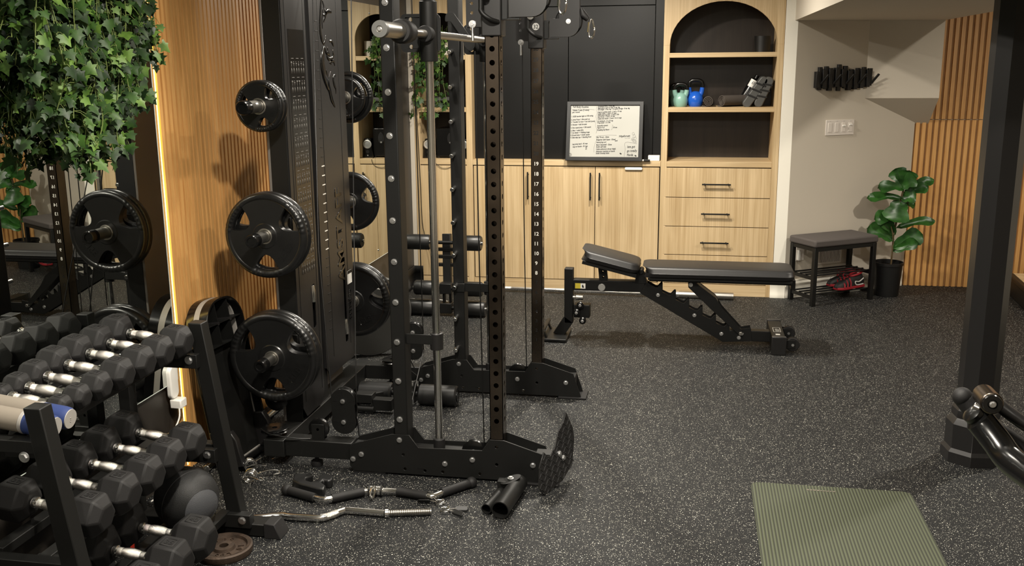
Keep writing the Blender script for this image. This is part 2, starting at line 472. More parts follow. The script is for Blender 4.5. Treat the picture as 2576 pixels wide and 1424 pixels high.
# ------------------------------------------------------------------ built-in cabinets
def handle(parent, p0, p1, out=(0, -1, 0)):
    p0, p1, out = V(p0), V(p1), V(out); d = (p1 - p0).normalized()
    h = MB().beam(p0 + out * 0.03, p1 + out * 0.03, 0.010, 0.010, out)
    for q in (p0 + d * 0.018, p1 - d * 0.018): h.beam(q, q + out * 0.03, 0.009, 0.009, d)
    return part(parent, 'handle', h, 'metal', 0.0015)

def front(t, name, x0, x1, z0, z1, m='oak', hd=None):
    b = MB().box(x0 + 0.0024, x1 - 0.0024, NIB - 0.001, NIB + 0.018, z0 + 0.0024, z1 - 0.0024)
    d = part(t, name, b, m, 0.001)
    if hd: handle(d, *hd)
    return d

def arch_poly(x0, x1, xo0, xo1, zs, za, zt, n=24):
    """face frame head: rectangle x0..x1 up to zt with an arched opening xo0..xo1 springing at zs"""
    c, r = (xo0 + xo1) / 2, (xo1 - xo0) / 2
    arc = [(c + r * math.cos(PI - PI * i / n), zs + (za - zs) * math.sin(PI - PI * i / n)) for i in range(n + 1)]
    return [(x0, zs), (xo0, zs)] + arc[1:-1] + [(xo1, zs), (x1, zs), (x1, zt), (x0, zt)]

YB = 7.40
def tower(label, x0, x1, xo0, xo1, zs, za, drawers, door_handle=None, hx=None):
    t = thing('arched_cabinet', label, 'cabinet', ((x0 + x1) / 2, NIB + 0.2, 0))
    f = MB().box(x0, xo0, NIB, NIB + 0.02, 0.0, zs).box(xo1, x1, NIB, NIB + 0.02, 0.0, zs)
    f.prism(arch_poly(x0, x1, xo0, xo1, zs, za, CEIL - 0.005), (0, NIB, 0), (1, 0, 0), (0, 0, 1), (0, 0.02, 0))
    part(t, 'face_frame', f, 'oak', 0.001)
    c = MB().box(x0, xo0 - 0.001, NIB + 0.02, YB, 0, CEIL - 0.005).box(xo1 + 0.001, x1, NIB + 0.02, YB, 0, CEIL - 0.005)
    part(t, 'side_panel', c, 'oak')
    part(t, 'back_panel', MB().box(xo0, xo1, YB - 0.02, YB, 0.93, CEIL - 0.01), 'walnut')
    part(t, 'gap_shade_sheet', MB().box(xo0 + 0.001, xo1 - 0.001, NIB + 0.022, NIB + 0.03, 0.005, 0.928), 'dark')  # black sheet standing in for the shade inside the gaps between fronts
    part(t, 'top_panel', MB().box(xo0, xo1, NIB + 0.02, YB - 0.02, 2.2, 2.22), 'walnut')
    for za_, zb_ in ((0.93, 0.969), (1.314, 1.347), (1.687, 1.719)):
        part(t, 'shelf', MB().box(xo0, xo1, NIB + 0.001, YB - 0.021, za_, zb_), 'oakh', 0.001)
    part(t, 'toe_board', MB().box(xo0, xo1, NIB, NIB + 0.02, 0, 0.083), 'oakh', 0.001)
    if drawers:
        zz = [0.086, 0.296, 0.504, 0.713, 0.926]
        cx_ = at(1802, 465, Y=NIB).x
        for a, b in zip(zz, zz[1:]):
            zc = a + (b - a) * 0.46
            front(t, 'drawer', xo0 - 0.012, xo1 + 0.002, a, b, 'oak', ((cx_ - 0.1, NIB, zc), (cx_ + 0.1, NIB, zc)))
    else:
        front(t, 'door', xo0 - 0.002, xo1 + 0.002, 0.086, 0.926, 'oak', ((xo1 - 0.03, NIB, 0.67), (xo1 - 0.03, NIB, 0.87)))
    return t
tower('tall oak arched cabinet with four drawers below open shelves holding kettlebells', -0.207, 0.604, -0.164, 0.560, 1.77, 2.06, True)
tower('tall oak arched cabinet in the corner with speakers and trailing ivy on its shelves', -2.014, -1.578, -1.977, -1.622, 1.835, 2.015, False)
t = thing('base_cabinet', 'oak base cabinet with three tall doors under the whiteboard', 'cabinet', (-0.89, NIB + 0.2, 0))
part(t, 'gap_shade_carcass', MB().box(-1.576, -0.209, NIB + 0.021, YB, 0.0, 0.928), 'dark')  # coloured near black so the door gaps read as shaded
part(t, 'toe_board', MB().box(-1.576, -0.209, NIB, NIB + 0.02, 0, 0.083), 'oakh', 0.001)
ds = [-1.572, -1.13, -0.672, -0.212]
for i, (a, b) in enumerate(zip(ds, ds[1:])):
    hx = b - 0.033 if i < 2 else a + 0.033
    front(t, 'door', a, b, 0.086, 0.926, 'oak', ((hx, NIB, 0.685), (hx, NIB, 0.885)))
lk = part(t, 'catch', MB().prism(rrect(-0.46, -0.335, 0.905, 0.925, 0.009), (0, NIB - 0.014, 0), (1, 0, 0), (0, 0, 1), (0, 0.013, 0)), 'whitep', 0.003, label='small white child-lock catch on a door top')
solo('worktop', MB().box(-1.577, -0.208, NIB - 0.001, YB, 0.93, 0.969), 'oakh', 'pale oak worktop strip under the black wall panels', 'worktop', bev=0.0015)
t = thing('wall_panel', 'matte black panelled doors above the worktop, behind the whiteboard', 'wall panel', (-0.89, 7.12, 0.969))
PY = 7.125
for a, b in ((-1.577, -0.885), (-0.881, -0.272)):
    part(t, 'door_panel', MB().box(a, b, PY, PY + 0.02, 0.969, 2.046), 'blackpaint', 0.0015)
part(t, 'filler_panel', MB().box(-0.268, -0.208, PY, PY + 0.02, 0.969, CEIL - 0.005), 'blackpaint', 0.0015)
part(t, 'upper_panel', MB().box(-1.577, -0.272, PY, PY + 0.02, 2.05, CEIL - 0.005), 'blackpaint', 0.0015)
part(t, 'backing', MB().box(-1.577, -0.208, PY + 0.021, YB, 0.97, CEIL - 0.005), 'dark')
# ================================================================== THINGS ON THE SHELVES AND WORKTOP
# whiteboard
B0, B1 = V((-0.885, 6.995, 0.970)), V((-0.885, 7.100, 1.384))
bu = V((1, 0, 0)); bv = (B1 - B0).normalized(); bw = bu.cross(bv)     # bw faces the room
if bw.y > 0: bw = -bw
BWd, BH, FRm = 0.548, (B1 - B0).length, 0.028
t = thing('whiteboard', 'black framed whiteboard covered in handwriting, leaning on the oak worktop', 'whiteboard', B0)
def rect(o, x0, x1, y0, y1, th):
    return MB().prism([(x0, y0), (x1, y0), (x1, y1), (x0, y1)], o, bu, bv, bw * th)
fr = MB().prism([(0, 0), (BWd, 0), (BWd, BH), (0, BH)], B0, bu, bv, bw * 0.016, [[(FRm, FRm), (FRm, BH - FRm), (BWd - FRm, BH - FRm), (BWd - FRm, FRm)]])
part(t, 'frame', fr, 'blackpaint', 0.002)
part(t, 'writing_surface', rect(B0, FRm, BWd - FRm, FRm, BH - FRm, 0.006), 'board')
def bp(px, py):
    u_ = FRm + (px - 205) / 1410 * (BWd - 2 * FRm); v_ = BH - FRm - (py - 215) / 1015 * (BH - 2 * FRm)
    return B0 + bu * u_ + bv * v_ + bw * 0.0064
ink = MB()
def wr(x, y, s, size=34, tilt=-0.03, sx=0.86):
    k = (BWd - 2 * FRm) / 1410
    u_ = (bu * math.cos(tilt) - bv * math.sin(tilt)); v_ = bv * math.cos(tilt) + bu * math.sin(tilt)
    ink.join(text_mb(s, size * k * 1.38, bp(x, y), u_, v_, 0.0, shear=0.15, sx=sx, bold=0.0006))
wr(240, 260, 'Full Body Routine', 38, 0.0)
wr(232, 325, 'Tabata 3 sets (2 mins)', 33, -0.02); wr(232, 365, 'per round', 32, -0.03)
for i, (y, s) in enumerate(((450, 'RSSB banded tight w/ KB swing'), (512, 'Jump Rope + dive push up'), (560, 'Transfer SL Row + Ice hold (core)'), (612, 'Burpee + ball thruster'),
        (672, 'Box squat jump + DB snatch'), (728, 'Bike + cable RDL'), (772, 'Ice skater + Walking lunge'), (820, 'Broad jump + Smith squats'), (866, 'Side step ups + Standing Row'))):
    wr(215, y, '%d. %s' % (i + 1, s), 30, -0.05, 0.8)
wr(255, 995, 'Leg press band - 45 reps', 29, -0.06, 0.8); wr(265, 1045, 'Leg curl bands - 50 reps', 29, -0.06, 0.8); wr(530, 1055, 'x3', 26); wr(530, 1085, 'x2', 26)
for y, s in ((250, 'Kickstand RDL - 8 ea. leg'), (282, 'Band glute med on wall - 8 ea. leg'), (312, 'KB lunges - 8 ea. leg  > SL glute bridge - 8 ea. leg'), (362, 'Heel el. goblet squat - 3 set x 10 rep'),
        (394, 'Cable squat - 2 set x 10 reps'), (424, 'Wall sumo (bands) - 3 sets x 30s'), (456, 'Hip thrust - 3 set x 10 rep'), (492, 'Cable kick backs - 2 set x 10-12 reps'),
        (540, 'SL kickback - 2 x 10 rep'), (572, 'Frog squat - 2 x 30s'), (630, 'Butterfly stretch'), (668, 'Figure 4 x2'), (712, 'Kneeling hip flexor')):
    wr(760, y, s, 29, -0.05, 0.82)
wr(1085, 660, '30 sec', 27)
for y, s in ((855, 'Hip Thrust - Glute'), (905, 'Bulgarian Split Squat - Glute/'), (955, 'Hamstring curl'), (1005, 'Band Clamshell - Glute'), (1045, 'Smith calf raise'),
        (1090, 'Cable adductors (inner thigh)'), (1135, 'Abductor machine w/ bands'), (1172, 'Smith Donkey kicks')):
    wr(750, y, s, 30, -0.03, 0.82)
wr(1130, 918, 'quad', 24); wr(1210, 840, 'Hipthrust', 44, -0.05, 0.95)
for y, s in ((1045, 'late gut'), (1125, 'go totally'), (1205, 'Panda')): wr(1385, y, s, 48, -0.02, 0.8)
part(t, 'handwriting', ink, 'ink', deg=180, recalc=False)
ln = MB()
def pl(pts, w=0.0011): ln.strip(smooth([bp(*p) for p in pts], 4), w, bw, 0.0003)
pl([(230, 300), (400, 285), (690, 300)]); pl([(738, 235), (728, 300), (748, 360), (728, 430), (742, 500), (722, 600), (752, 690), (742, 765)])
pl([(1160, 800), (960, 800), (755, 820), (760, 880), (728, 960), (708, 1060), (712, 1140)]); pl([(1060, 600), (1080, 610), (1065, 640), (1075, 650), (1062, 665), (1062, 690), (1040, 695)])
pl([(1330, 1215), (1345, 1080), (1350, 940), (1580, 965)])
for cx_, cy_, r_ in ((1500, 770, 22), (1520, 820, 26), (1540, 860, 24), (1490, 870, 18), (1530, 915, 26), (1555, 925, 18), (1505, 905, 18), (1480, 885, 14)):
    ln.strip([bp(cx_ + r_ * math.cos(a * PI / 6), cy_ + r_ * 1.2 * math.sin(a * PI / 6)) for a in range(13)], 0.001, bw, 0.0003)
pl([(1330, 860), (1380, 858)]); pl([(1390, 858), (1440, 855)])
for k in range(4): ln.strip([bp(215 + (14 + 8 * k) * math.cos(a * PI / 6), 1190 + (12 + 7 * k) * math.sin(a * PI / 6)) for a in range(13)], 0.0009, bw, 0.0003)
for x, y in ((1255, 1160), (1560, 1200)): ln.strip([bp(x - 16, y - 10), bp(x + 16, y + 10)], 0.008, bw, 0.0003)
part(t, 'drawn_lines', ln, 'ink', deg=180)
# marker and eraser
t = thing('marker_pen', 'white marker pen with a black cap lying below the whiteboard', 'marker', (-0.33, 7.014, 0.976))
part(t, 'barrel', MB().cyl((-0.395, 7.012, 0.976), (-0.325, 7.014, 0.976), 0.0065, n=14), 'whitep', 0.001)
part(t, 'cap', MB().cyl((-0.325, 7.014, 0.976), (-0.282, 7.015, 0.976), 0.0072, n=14), 'dark', 0.001)
solo('eraser_box', MB().box(-0.297, -0.215, 7.04, 7.09, 0.9695, 1.008), 'whitep', 'small white box standing beside the marker against the stile', 'box', bev=0.003)

# kettlebells
def kettlebell(label, c, r, h, m):
    x, y, z = c
    t = thing('kettlebell', label, 'kettlebell', c, group=None)
    b = MB().lathe([(0, 0), (r * 0.72, 0), (r * 0.9, r * 0.25), (r, r * 0.8), (r * 0.93, r * 1.25), (r * 0.7, r * 1.65), (r * 0.35, r * 1.88), (0, r * 1.93)], c, n=26)
    hw = r * 0.86; z0 = z + r * 1.55; z1 = z + h - 0.014
    arch = smooth([(x - hw * 0.62, y, z0 - r * 0.25), (x - hw * 0.9, y, z0 + r * 0.35), (x - hw * 0.95, y, z1 - r * 0.45), (x - hw * 0.6, y, z1 - 0.004), (x, y, z1), (x + hw * 0.6, y, z1 - 0.004), (x + hw * 0.95, y, z1 - r * 0.45), (x + hw * 0.9, y, z0 + r * 0.35), (x + hw * 0.62, y, z0 - r * 0.25)], 4)
    part(t, 'body', b, m)
    n = len(arch); k = 7
    part(t, 'handle', MB().tube(arch[k - 1:n - k + 1], 0.0135, 12), 'gloss')
    part(t, 'horn', MB().tube(arch[:k], [0.02 - 0.0007 * i for i in range(k)], 12).tube(arch[n - k:][::-1], [0.02 - 0.0007 * i for i in range(k)], 12), m)
    return t
kettlebell('small mint green kettlebell with black handle on the arched cabinet shelf', (-0.082, 7.14, 1.347), 0.052, 0.172, 'mintk')
kettlebell('larger bright blue kettlebell with black handle beside the mint one', (0.022, 7.17, 1.347), 0.056, 0.198, 'bluek')
kettlebell('dark mint kettlebell half hidden behind the small mint one', (-0.112, 7.275, 1.347), 0.05, 0.165, 'mintk')
# rolled towels
def towel(label, c, L, r, rot):
    t = thing('rolled_towel', label, 'towel', c, rot)
    sp = []
    for i in range(70):
        a = i * 0.32; rr = r * (0.12 + 0.88 * i / 69); sp.append((rr * math.cos(a), rr * math.sin(a)))
    th = r * 0.13
    outer = [(p[0], p[1]) for p in sp]; inner = [(p[0] * (1 - th / max(math.hypot(*p), 1e-4)), p[1] * (1 - th / max(math.hypot(*p), 1e-4))) for p in sp]
    part(t, 'roll', MB().prism(outer + inner[::-1], (0, 0, r), (1, 0, 0), (0, 0, 1), (0, L, 0)), 'towel', local=True)
    part(t, 'loose_edge', MB().prism([(r * 0.2, -r * 0.98), (-r * 1.15, -r * 0.99), (-r * 1.2, -r * 0.75), (-r * 0.5, -r * 0.85)], (0, 0, r), (1, 0, 0), (0, 0, 1), (0, L, 0)), 'towel', 0.003, local=True)
    return t
towel('small rolled grey towel next to the blue kettlebell', (0.112, 7.10, 1.347), 0.16, 0.037, 0.0)
towel('long rolled grey towel lying between the small roll and the grey pads', (0.205, 7.10, 1.347), 0.22, 0.041, -0.9)
# grey curved pads, spray bottle and dark bag
def pad(label, x, lean, h=0.215):
    t = thing('ab_pad', label, 'exercise pad', (x, 7.19, 1.347))
    R_ = Matrix.Rotation(lean, 4, 'Y')
    shell = MB().prism(rrect(-0.03, 0.03, 0, h, 0.028, 6), (0, -0.10, 0), (1, 0, 0), (0, 0, 1), (0, 0.16, 0)).xf(R_)
    part(t, 'shell', shell, 'castgrey', 0.006, local=True)
    st = MB()
    for k in range(3): st.prism([(-0.034, h * (0.30 + 0.2 * k)), (0.034, h * (0.36 + 0.2 * k)), (0.034, h * (0.41 + 0.2 * k)), (-0.034, h * (0.35 + 0.2 * k))], (0, -0.104, 0), (1, 0, 0), (0, 0, 1), (0, 0.005, 0))
    part(t, 'strap', st.xf(R_), 'dark', 0.001, local=True)
    return t
pad('grey strapped pad leaning behind the label bottle on the kettlebell shelf', 0.362, 0.60, 0.245)
pad('grey strapped pad leaning outermost, against the cabinet side', 0.446, 0.40, 0.22)
t = thing('spray_bottle', 'black bottle with a white label leaning over the grey pads', 'bottle', (0.335, 7.28, 1.347))
Rb = Matrix.Rotation(0.5, 4, 'Y')
part(t, 'bottle_body', MB().lathe([(0, 0), (0.03, 0), (0.033, 0.01), (0.033, 0.17), (0.02, 0.195), (0.014, 0.2), (0.014, 0.225), (0, 0.225)], (0, 0, 0.017), n=20).xf(Rb), 'gloss', local=True)
lbv = [(0.0338 * math.sin(a), -0.0338 * math.cos(a), z) for a in [(-0.9 + 1.8 * i / 10) for i in range(11)] for z in (0.15, 0.205)]
lab = MB().add(lbv, [(2 * i, 2 * i + 2, 2 * i + 3, 2 * i + 1) for i in range(10)]).xf(Rb)
part(t, 'label_sticker', lab, 'whitep', local=True)
tx = text_mb('AIV', 0.022, (0.021, -0.0352, 0.188), (-1, 0, 0), (0, 0, -1)); tx.join(text_mb('JUICY', 0.011, (0.017, -0.0352, 0.196), (-1, 0, 0), (0, 0, -1)))
part(t, 'lettering', tx.xf(Rb), 'ink', local=True, deg=180, recalc=False)
# the flat black pot on the upper shelf
t = thing('plant_pot', 'empty black pot alone on the upper shelf of the drawer cabinet', 'pot', (0.470, 7.2, 1.719))
part(t, 'wall', MB().lathe([(0, 0), (0.052, 0), (0.058, 0.11), (0.054, 0.11), (0.049, 0.01), (0, 0.01)], (0.470, 7.2, 1.719), n=28), 'blackpot')

# ---- corner cabinet shelves
def speaker(label, x, y):
    t = thing('desktop_speaker', label, 'speaker', (x, y, 0.969))
    b = MB().prism([(-0.045, 0), (0.045, 0), (0.03, 0.1), (0.026, 0.145), (-0.026, 0.145), (-0.03, 0.1)], (x, y, 0.969), (1, 0, 0), (0, 0, 1), (0, 0.07, 0))
    part(t, 'housing', b, 'gloss', 0.006)
    part(t, 'ring', MB().lathe([(0.022, 0), (0.031, -0.002), (0.033, 0.004), (0.025, 0.006), (0.022, 0)], (x, y, 0.969 + 0.102), (0, -1, 0), 28), 'silver')
    part(t, 'cone', MB().lathe([(0, 0.004), (0.008, 0.004), (0.023, 0.0)], (x, y - 0.0006, 0.969 + 0.102), (0, -1, 0), 24), 'cone')
    part(t, 'port', MB().lathe([(0.0, 0.0015), (0.013, 0.0015), (0.013, 0)], (x, y, 0.969 + 0.045), (0, -1, 0), 20), 'dark')
    part(t, 'badge', MB().prism(circ(0, 0, 0.005, 10), (x, y - 0.0005, 0.969 + 0.018), (1, 0, 0), (0, 0, 1), (0, -0.001, 0)), 'silver')
    return t
speaker('small black desktop speaker with silver ring beside the cabinet corner', -1.932, 7.10)
speaker('small black desktop speaker with silver ring beside the black wall panels', -1.662, 7.10)
t = thing('subwoofer', 'black boxy subwoofer standing between the two small speakers', 'speaker', (-1.785, 7.2, 0.969))
part(t, 'cabinet', MB().box(-1.875, -1.70, 7.12, 7.33, 0.979, 1.19), 'gloss', 0.006)
part(t, 'port', MB().prism([(0.024 * math.cos(a * PI / 12), 0.042 * math.sin(a * PI / 12)) for a in range(24)], (-1.765, 7.12, 1.115), (1, 0, 0), (0, 0, 1), (0, -0.003, 0)), 'metal2', 0.001)
part(t, 'bass_hole', MB().prism(circ(0, 0, 0.017, 20), (-1.765, 7.1168, 1.122), (1, 0, 0), (0, 0, 1), (0, -0.001, 0)), 'dark')
part(t, 'badge', MB().prism(circ(0, 0, 0.006, 12), (-1.765, 7.1168, 1.085), (1, 0, 0), (0, 0, 1), (0, -0.001, 0)), 'silver')
for q in ((-1.86, 7.13), (-1.715, 7.13), (-1.86, 7.32), (-1.715, 7.32)): part(t, 'foot', MB().cyl((q[0], q[1], 0.969), (q[0], q[1], 0.98), 0.009, n=12), 'dark')
cb = MB()
cb.tube(smooth([(-1.90, 7.10, 0.973), (-1.89, 7.06, 0.973), (-1.87, 7.026, 0.955), (-1.81, 7.022, 0.905), (-1.74, 7.022, 0.915), (-1.715, 7.026, 0.96), (-1.72, 7.07, 0.973)], 5), 0.0018, 6)
solo('speaker_cable', cb, 'cable', 'thin black cable looping below the subwoofer over the shelf edge', 'cable')
t = thing('amplifier', 'flat grey electronics box on the shelf above the subwoofer', 'receiver', (-1.79, 7.2, 1.347))
part(t, 'casing', MB().box(-1.935, -1.655, 7.10, 7.30, 1.353, 1.418), 'castgrey', 0.004)
part(t, 'front_plate', MB().box(-1.85, -1.72, 7.097, 7.10, 1.36, 1.395), 'gloss', 0.001)
part(t, 'dial', MB().cyl((-1.69, 7.10, 1.378), (-1.69, 7.088, 1.378), 0.012), 'metal2', 0.001)
for q in (-1.92, -1.67): part(t, 'foot', MB().cyl((q, 7.12, 1.347), (q, 7.12, 1.354), 0.01, n=12), 'dark')

# ---- ivy leaf outline
IVY = [(0, 0), (0.22, -0.16), (0.5, -0.12), (0.36, 0.18), (0.62, 0.38), (0.3, 0.5), (0, 1.0), (-0.3, 0.5), (-0.62, 0.38), (-0.36, 0.18), (-0.5, -0.12), (-0.22, -0.16)]
def ivy_leaf(mb, p, tipd, nrm, s):
    tipd = V(tipd).normalized(); nrm = V(nrm); nrm = (nrm - tipd * nrm.dot(tipd))
    nrm = nrm.normalized() if nrm.length > 1e-4 else frame(tipd)[0]
    a = tipd.cross(nrm); c = 0.12 + 0.16 * random.random()
    vs = [V(p) + (a * x + tipd * y - nrm * (abs(x) * c * 1.2 + max(0, y - 0.3) ** 2 * c)) * s for x, y in IVY]
    vs.append(V(p) + tipd * s * 0.42)
    mb.add(vs, [(12, i, (i + 1) % 12) for i in range(12)])
def strand(st, leaves, pts, size, gap, out):
    pts = smooth(pts, 5); st.tube(pts, 0.0016, 5)
    acc = 0
    for a, b in zip(pts, pts[1:]):
        acc += (b - a).length
        while acc > gap:
            acc -= gap * random.uniform(0.6, 1.4)
            sd = V((random.uniform(-1, 1), random.uniform(-1, 1), random.uniform(-0.9, 0.35)))
            q = b + sd * 0.03
            st.tube([b, (b + q) / 2 + V((0, 0, 0.006)), q], 0.0009, 4)
            n = V(out) + V((random.uniform(-.9, .9), random.uniform(-.9, .9), random.uniform(-.3, .9)))
            ivy_leaf(random.choice(leaves), q, sd + V((0, 0, -0.9)), n, size * random.uniform(0.55, 1.2))
# trailing plant on the corner cabinet's upper shelf
t = thing('trailing_ivy_plant', 'trailing ivy in a white pot on the corner cabinet upper shelf', 'plant', (-1.83, 7.17, 1.719))
part(t, 'pot', MB().lathe([(0, 0), (0.055, 0), (0.065, 0.115), (0.06, 0.115), (0.052, 0.012), (0, 0.012)], (-1.83, 7.17, 1.719), n=26), 'pot')
part(t, 'soil', MB().cyl((-1.83, 7.17, 1.80), (-1.83, 7.17, 1.818), 0.058), 'soil')
st, L1, L2, L3 = MB(), MB(), MB(), MB()
for k in range(13):
    a = random.uniform(0, 2 * PI); x1 = -1.83 + random.uniform(-0.11, 0.07); dz = random.choice((0.1, 0.2, 0.3, 0.42, 0.5)) * random.uniform(.7, 1.1)
    strand(st, [L1, L1, L2, L3], [(-1.83 + .03 * math.cos(a), 7.17 + .03 * math.sin(a), 1.82), (-1.83 + .06 * math.cos(a), 7.08, 1.87), (x1, 7.0, 1.80), (x1 + random.uniform(-.03, .03), 6.985, 1.79 - dz * .5), (x1 + random.uniform(-.05, .05), 6.985, 1.79 - dz)], 0.042, 0.03, (0, -1, 0.3))
for k in range(10):
    a = random.uniform(0, 2 * PI); strand(st, [L1, L2], [(-1.83, 7.17, 1.82), (-1.83 + .08 * math.cos(a), 7.15 + .05 * math.sin(a), 1.88), (-1.83 + .12 * math.cos(a), 7.13 + .08 * math.sin(a), 1.93)], 0.042, 0.032, (0, -1, 0.6))
for k in range(3):
    x1 = -1.99 + 0.02 * k
    strand(st, [L1, L1, L2], [(-1.86, 7.1, 1.84), (x1, 6.99, 1.78), (x1 + .015, 6.98, 1.6), (x1 + random.uniform(-.02, .04), 6.98, 1.30 + .1 * k)], 0.05, 0.04, (0, -1, 0.3))
part(t, 'stem', st, 'ivystem'); f = part(t, 'foliage', L1, 'ivy', deg=180)
part(t, 'foliage', L2, 'ivyl', deg=180, label='lighter green leaves'); part(t, 'foliage', L3, 'ivyd', deg=180)
for x, y, r, h, l in ((-1.945, 7.22, 0.032, 0.098, 'short white cup tucked in the corner beside the ivy pot'), (-1.675, 7.2, 0.038, 0.11, 'plain white pot beside the ivy pot near the cabinet stile')):
    solo('ceramic_pot', MB().lathe([(0, 0), (r, 0), (r, h), (r - .004, h), (r - .004, .01), (0, .01)], (x, y, 1.719), n=24), 'pot', l, 'pot')
# ================================================================== CABLE AND SMITH MACHINE
mc = thing('cable_machine', 'big black cable and smith rack machine with holed steel posts and plate horns', 'gym machine', (-1.1, 4.17, 0))
TZ = 2.18
XR0, XR1, XF0, XF1 = -1.157, -1.100, -0.757, -0.703
def b_bolt(p, d, r=0.0085):
    part(mc, 'bolt', bolt_mb(p, d, r), 'bolt')
plate_poly = [(-1.335, 0.008), (-1.352, 0.03), (-1.352, 0.108), (-1.338, 0.125), (-1.168, 0.178), (-1.092, 0.178), (-1.055, 0.127), (-0.79, 0.131), (-0.757, 0.18), (-0.70, 0.18), (-0.545, 0.131), (-0.505, 0.01)]
def side(y0, far):
    y1 = y0 + 0.085
    holes = [circ(x, z, 0.0065, 10) for x, z in ((-1.12, 0.092), (-1.115, 0.03), (-1.03, 0.028), (-0.955, 0.028), (-0.80, 0.03), (-0.73, 0.075), (-0.73, 0.15))]
    for y in (y0 - 0.006, y1):
        part(mc, 'base_plate', MB().prism(plate_poly, (0, y, 0), (1, 0, 0), (0, 0, 1), (0, 0.006, 0), holes), 'metal', 0.001)
    part(mc, 'base_beam', MB().box(-1.345, -0.535, y0 + 0.003, y1 - 0.003, 0.045, 0.112), 'metal', 0.003)
    part(mc, 'floor_pad', MB().box(-0.62, -0.478, y0 - 0.02, y1 + 0.02, 0.0, 0.010), 'rubber', 0.002)
    part(mc, 'floor_pad', MB().box(-1.34, -1.20, y0 - 0.004, y1 + 0.004, 0.0, 0.009), 'rubber', 0.002)
    part(mc, 'rear_upright', MB().box(XR0, XR1, y0 + 0.001, y1 - 0.001, 0.03, TZ), 'metal', 0.004)
    # steel post: near face and inner face pierced at 5 cm
    hz = [0.257 + 0.05 * i for i in range(37)]
    zA = 0.03
    hs = [circ((XF0 + XF1) / 2, z, 0.0105, 14) for z in hz]
    t_ = 0.003
    sx = MB()
    ya, yb = y0 + 0.003, y1 - 0.012
    faces = []
    if not far:
        sx.prism([(XF0, zA), (XF1, zA), (XF1, TZ), (XF0, TZ)], (0, ya, 0), (1, 0, 0), (0, 0, 1), (0, t_, 0), hs)
    else:
        sx.box(XF0, XF1, ya, ya + t_, zA, TZ)
    hs2 = [[(q[0], q[1]) for q in circ((ya + yb) / 2, z, 0.0105, 12)] for z in hz]
    sx.prism([(ya, zA), (yb, zA), (yb, TZ), (ya, TZ)], (XF1 - t_, 0, 0), (0, 1, 0), (0, 0, 1), (t_, 0, 0), hs2)
    sx.box(XF0, XF0 + t_, ya, yb, zA, TZ).box(XF0, XF1, yb - t_, yb, zA, TZ)
    p_ = part(mc, 'steel_post', sx, 'steel', deg=25)
    if far:
        # stamped position numbers
        dk, lt = MB(), MB()
        for n in range(1, 33):
            z = 0.447 + (n - 4) * 0.049
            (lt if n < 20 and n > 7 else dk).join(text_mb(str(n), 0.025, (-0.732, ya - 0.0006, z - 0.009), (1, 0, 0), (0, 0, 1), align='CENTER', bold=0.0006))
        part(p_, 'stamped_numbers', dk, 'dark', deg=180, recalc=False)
        part(p_, 'stamped_numbers', lt, 'digit_slitlight', deg=180, recalc=False)
    # guide rod with bottom collar
    gy = y0 + 0.042
    part(mc, 'guide_rod', MB().cyl((-0.979, gy, 0.11), (-0.979, gy, TZ), 0.0155, n=24), 'chrome')
    part(mc, 'rod_collar', MB().cyl((-0.979, gy, 0.112), (-0.979, gy, 0.155), 0.024, n=24), 'rubber', 0.003)
    # rubber-stopped catch on the guide rod
    zc = 0.572 if not far else 0.552
    part(mc, 'stop_bracket', MB().box(XR1 - 0.0, -0.975, y0 + 0.008, y0 + 0.014, zc - 0.018, zc + 0.026).box(XR1 - 0.062, XR1 + 0.004, y0 - 0.007, y0 + 0.0, zc - 0.018, zc + 0.026) if far else MB().box(XR1, -0.975, y0 + 0.02, y0 + 0.026, zc - 0.014, zc + 0.028), 'metal', 0.002)
    part(mc, 'stop_collar', MB().lathe([(0.0165, -0.036), (0.027, -0.036), (0.027, 0.030), (0.023, 0.032), (0.0165, 0.032)], (-0.979, gy, zc), n=26), 'metal2', 0.001)
    # bolts of the base
    for x, z in ((-1.30, 0.083), (-1.345 + .008, 0.06), (-1.134, 0.156), (-0.945, 0.065), (-0.83, 0.09), (-0.582, 0.083)):
        b_bolt((x, y0 - 0.006, z), (0, -1, 0))
    # catch pegs: bolt heads outside, pegs inside (near side), pegs facing us on the far side
    for k in range(11):
        z = 0.243 + 0.1636 * k
        if far:
            part(mc, 'peg', MB().cyl((XR0 + 0.018, y0 + 0.002, z), (XR0 + 0.018, y0 - 0.052, z - 0.006), 0.0105, n=14), 'chrome', 0.002)
        else:
            b_bolt((-1.1315, y0, z), (0, -1, 0), 0.0095)
            part(mc, 'peg', MB().cyl((-1.1315, y1 - 0.002, z), (-1.1315, y1 + 0.05, z), 0.0105, n=14), 'chrome', 0.002)
    # pulley running inside the base
    pulley((-0.835, gy, 0.108), (0, 1, 0), 0.048, 0.016)
    # cable to the sliding trolley
    part(mc, 'cable', MB().tube([(-0.79, gy, 0.11), (-0.80, gy, 1.0), (-0.803, gy, 1.70 if not far else 1.735)], 0.0026, 8), 'cable')
def pulley(c, ax, R, th=0.016):
    p = part(mc, 'pulley', MB().lathe([(R * 0.2, -th / 2), (R * 0.96, -th / 2), (R, -th * 0.42), (R * 0.86, 0), (R, th * 0.42), (R * 0.96, th / 2), (R * 0.2, th / 2), (R * 0.2, -th / 2)], c, ax, 30), 'gloss')
    part(p, 'axle_bolt', bolt_mb(V(c) + V(ax) * (-th / 2 - 0.001), V(ax) * -1, 0.007), 'bolt')
    return p
side(3.606, False)
side(4.656, True)
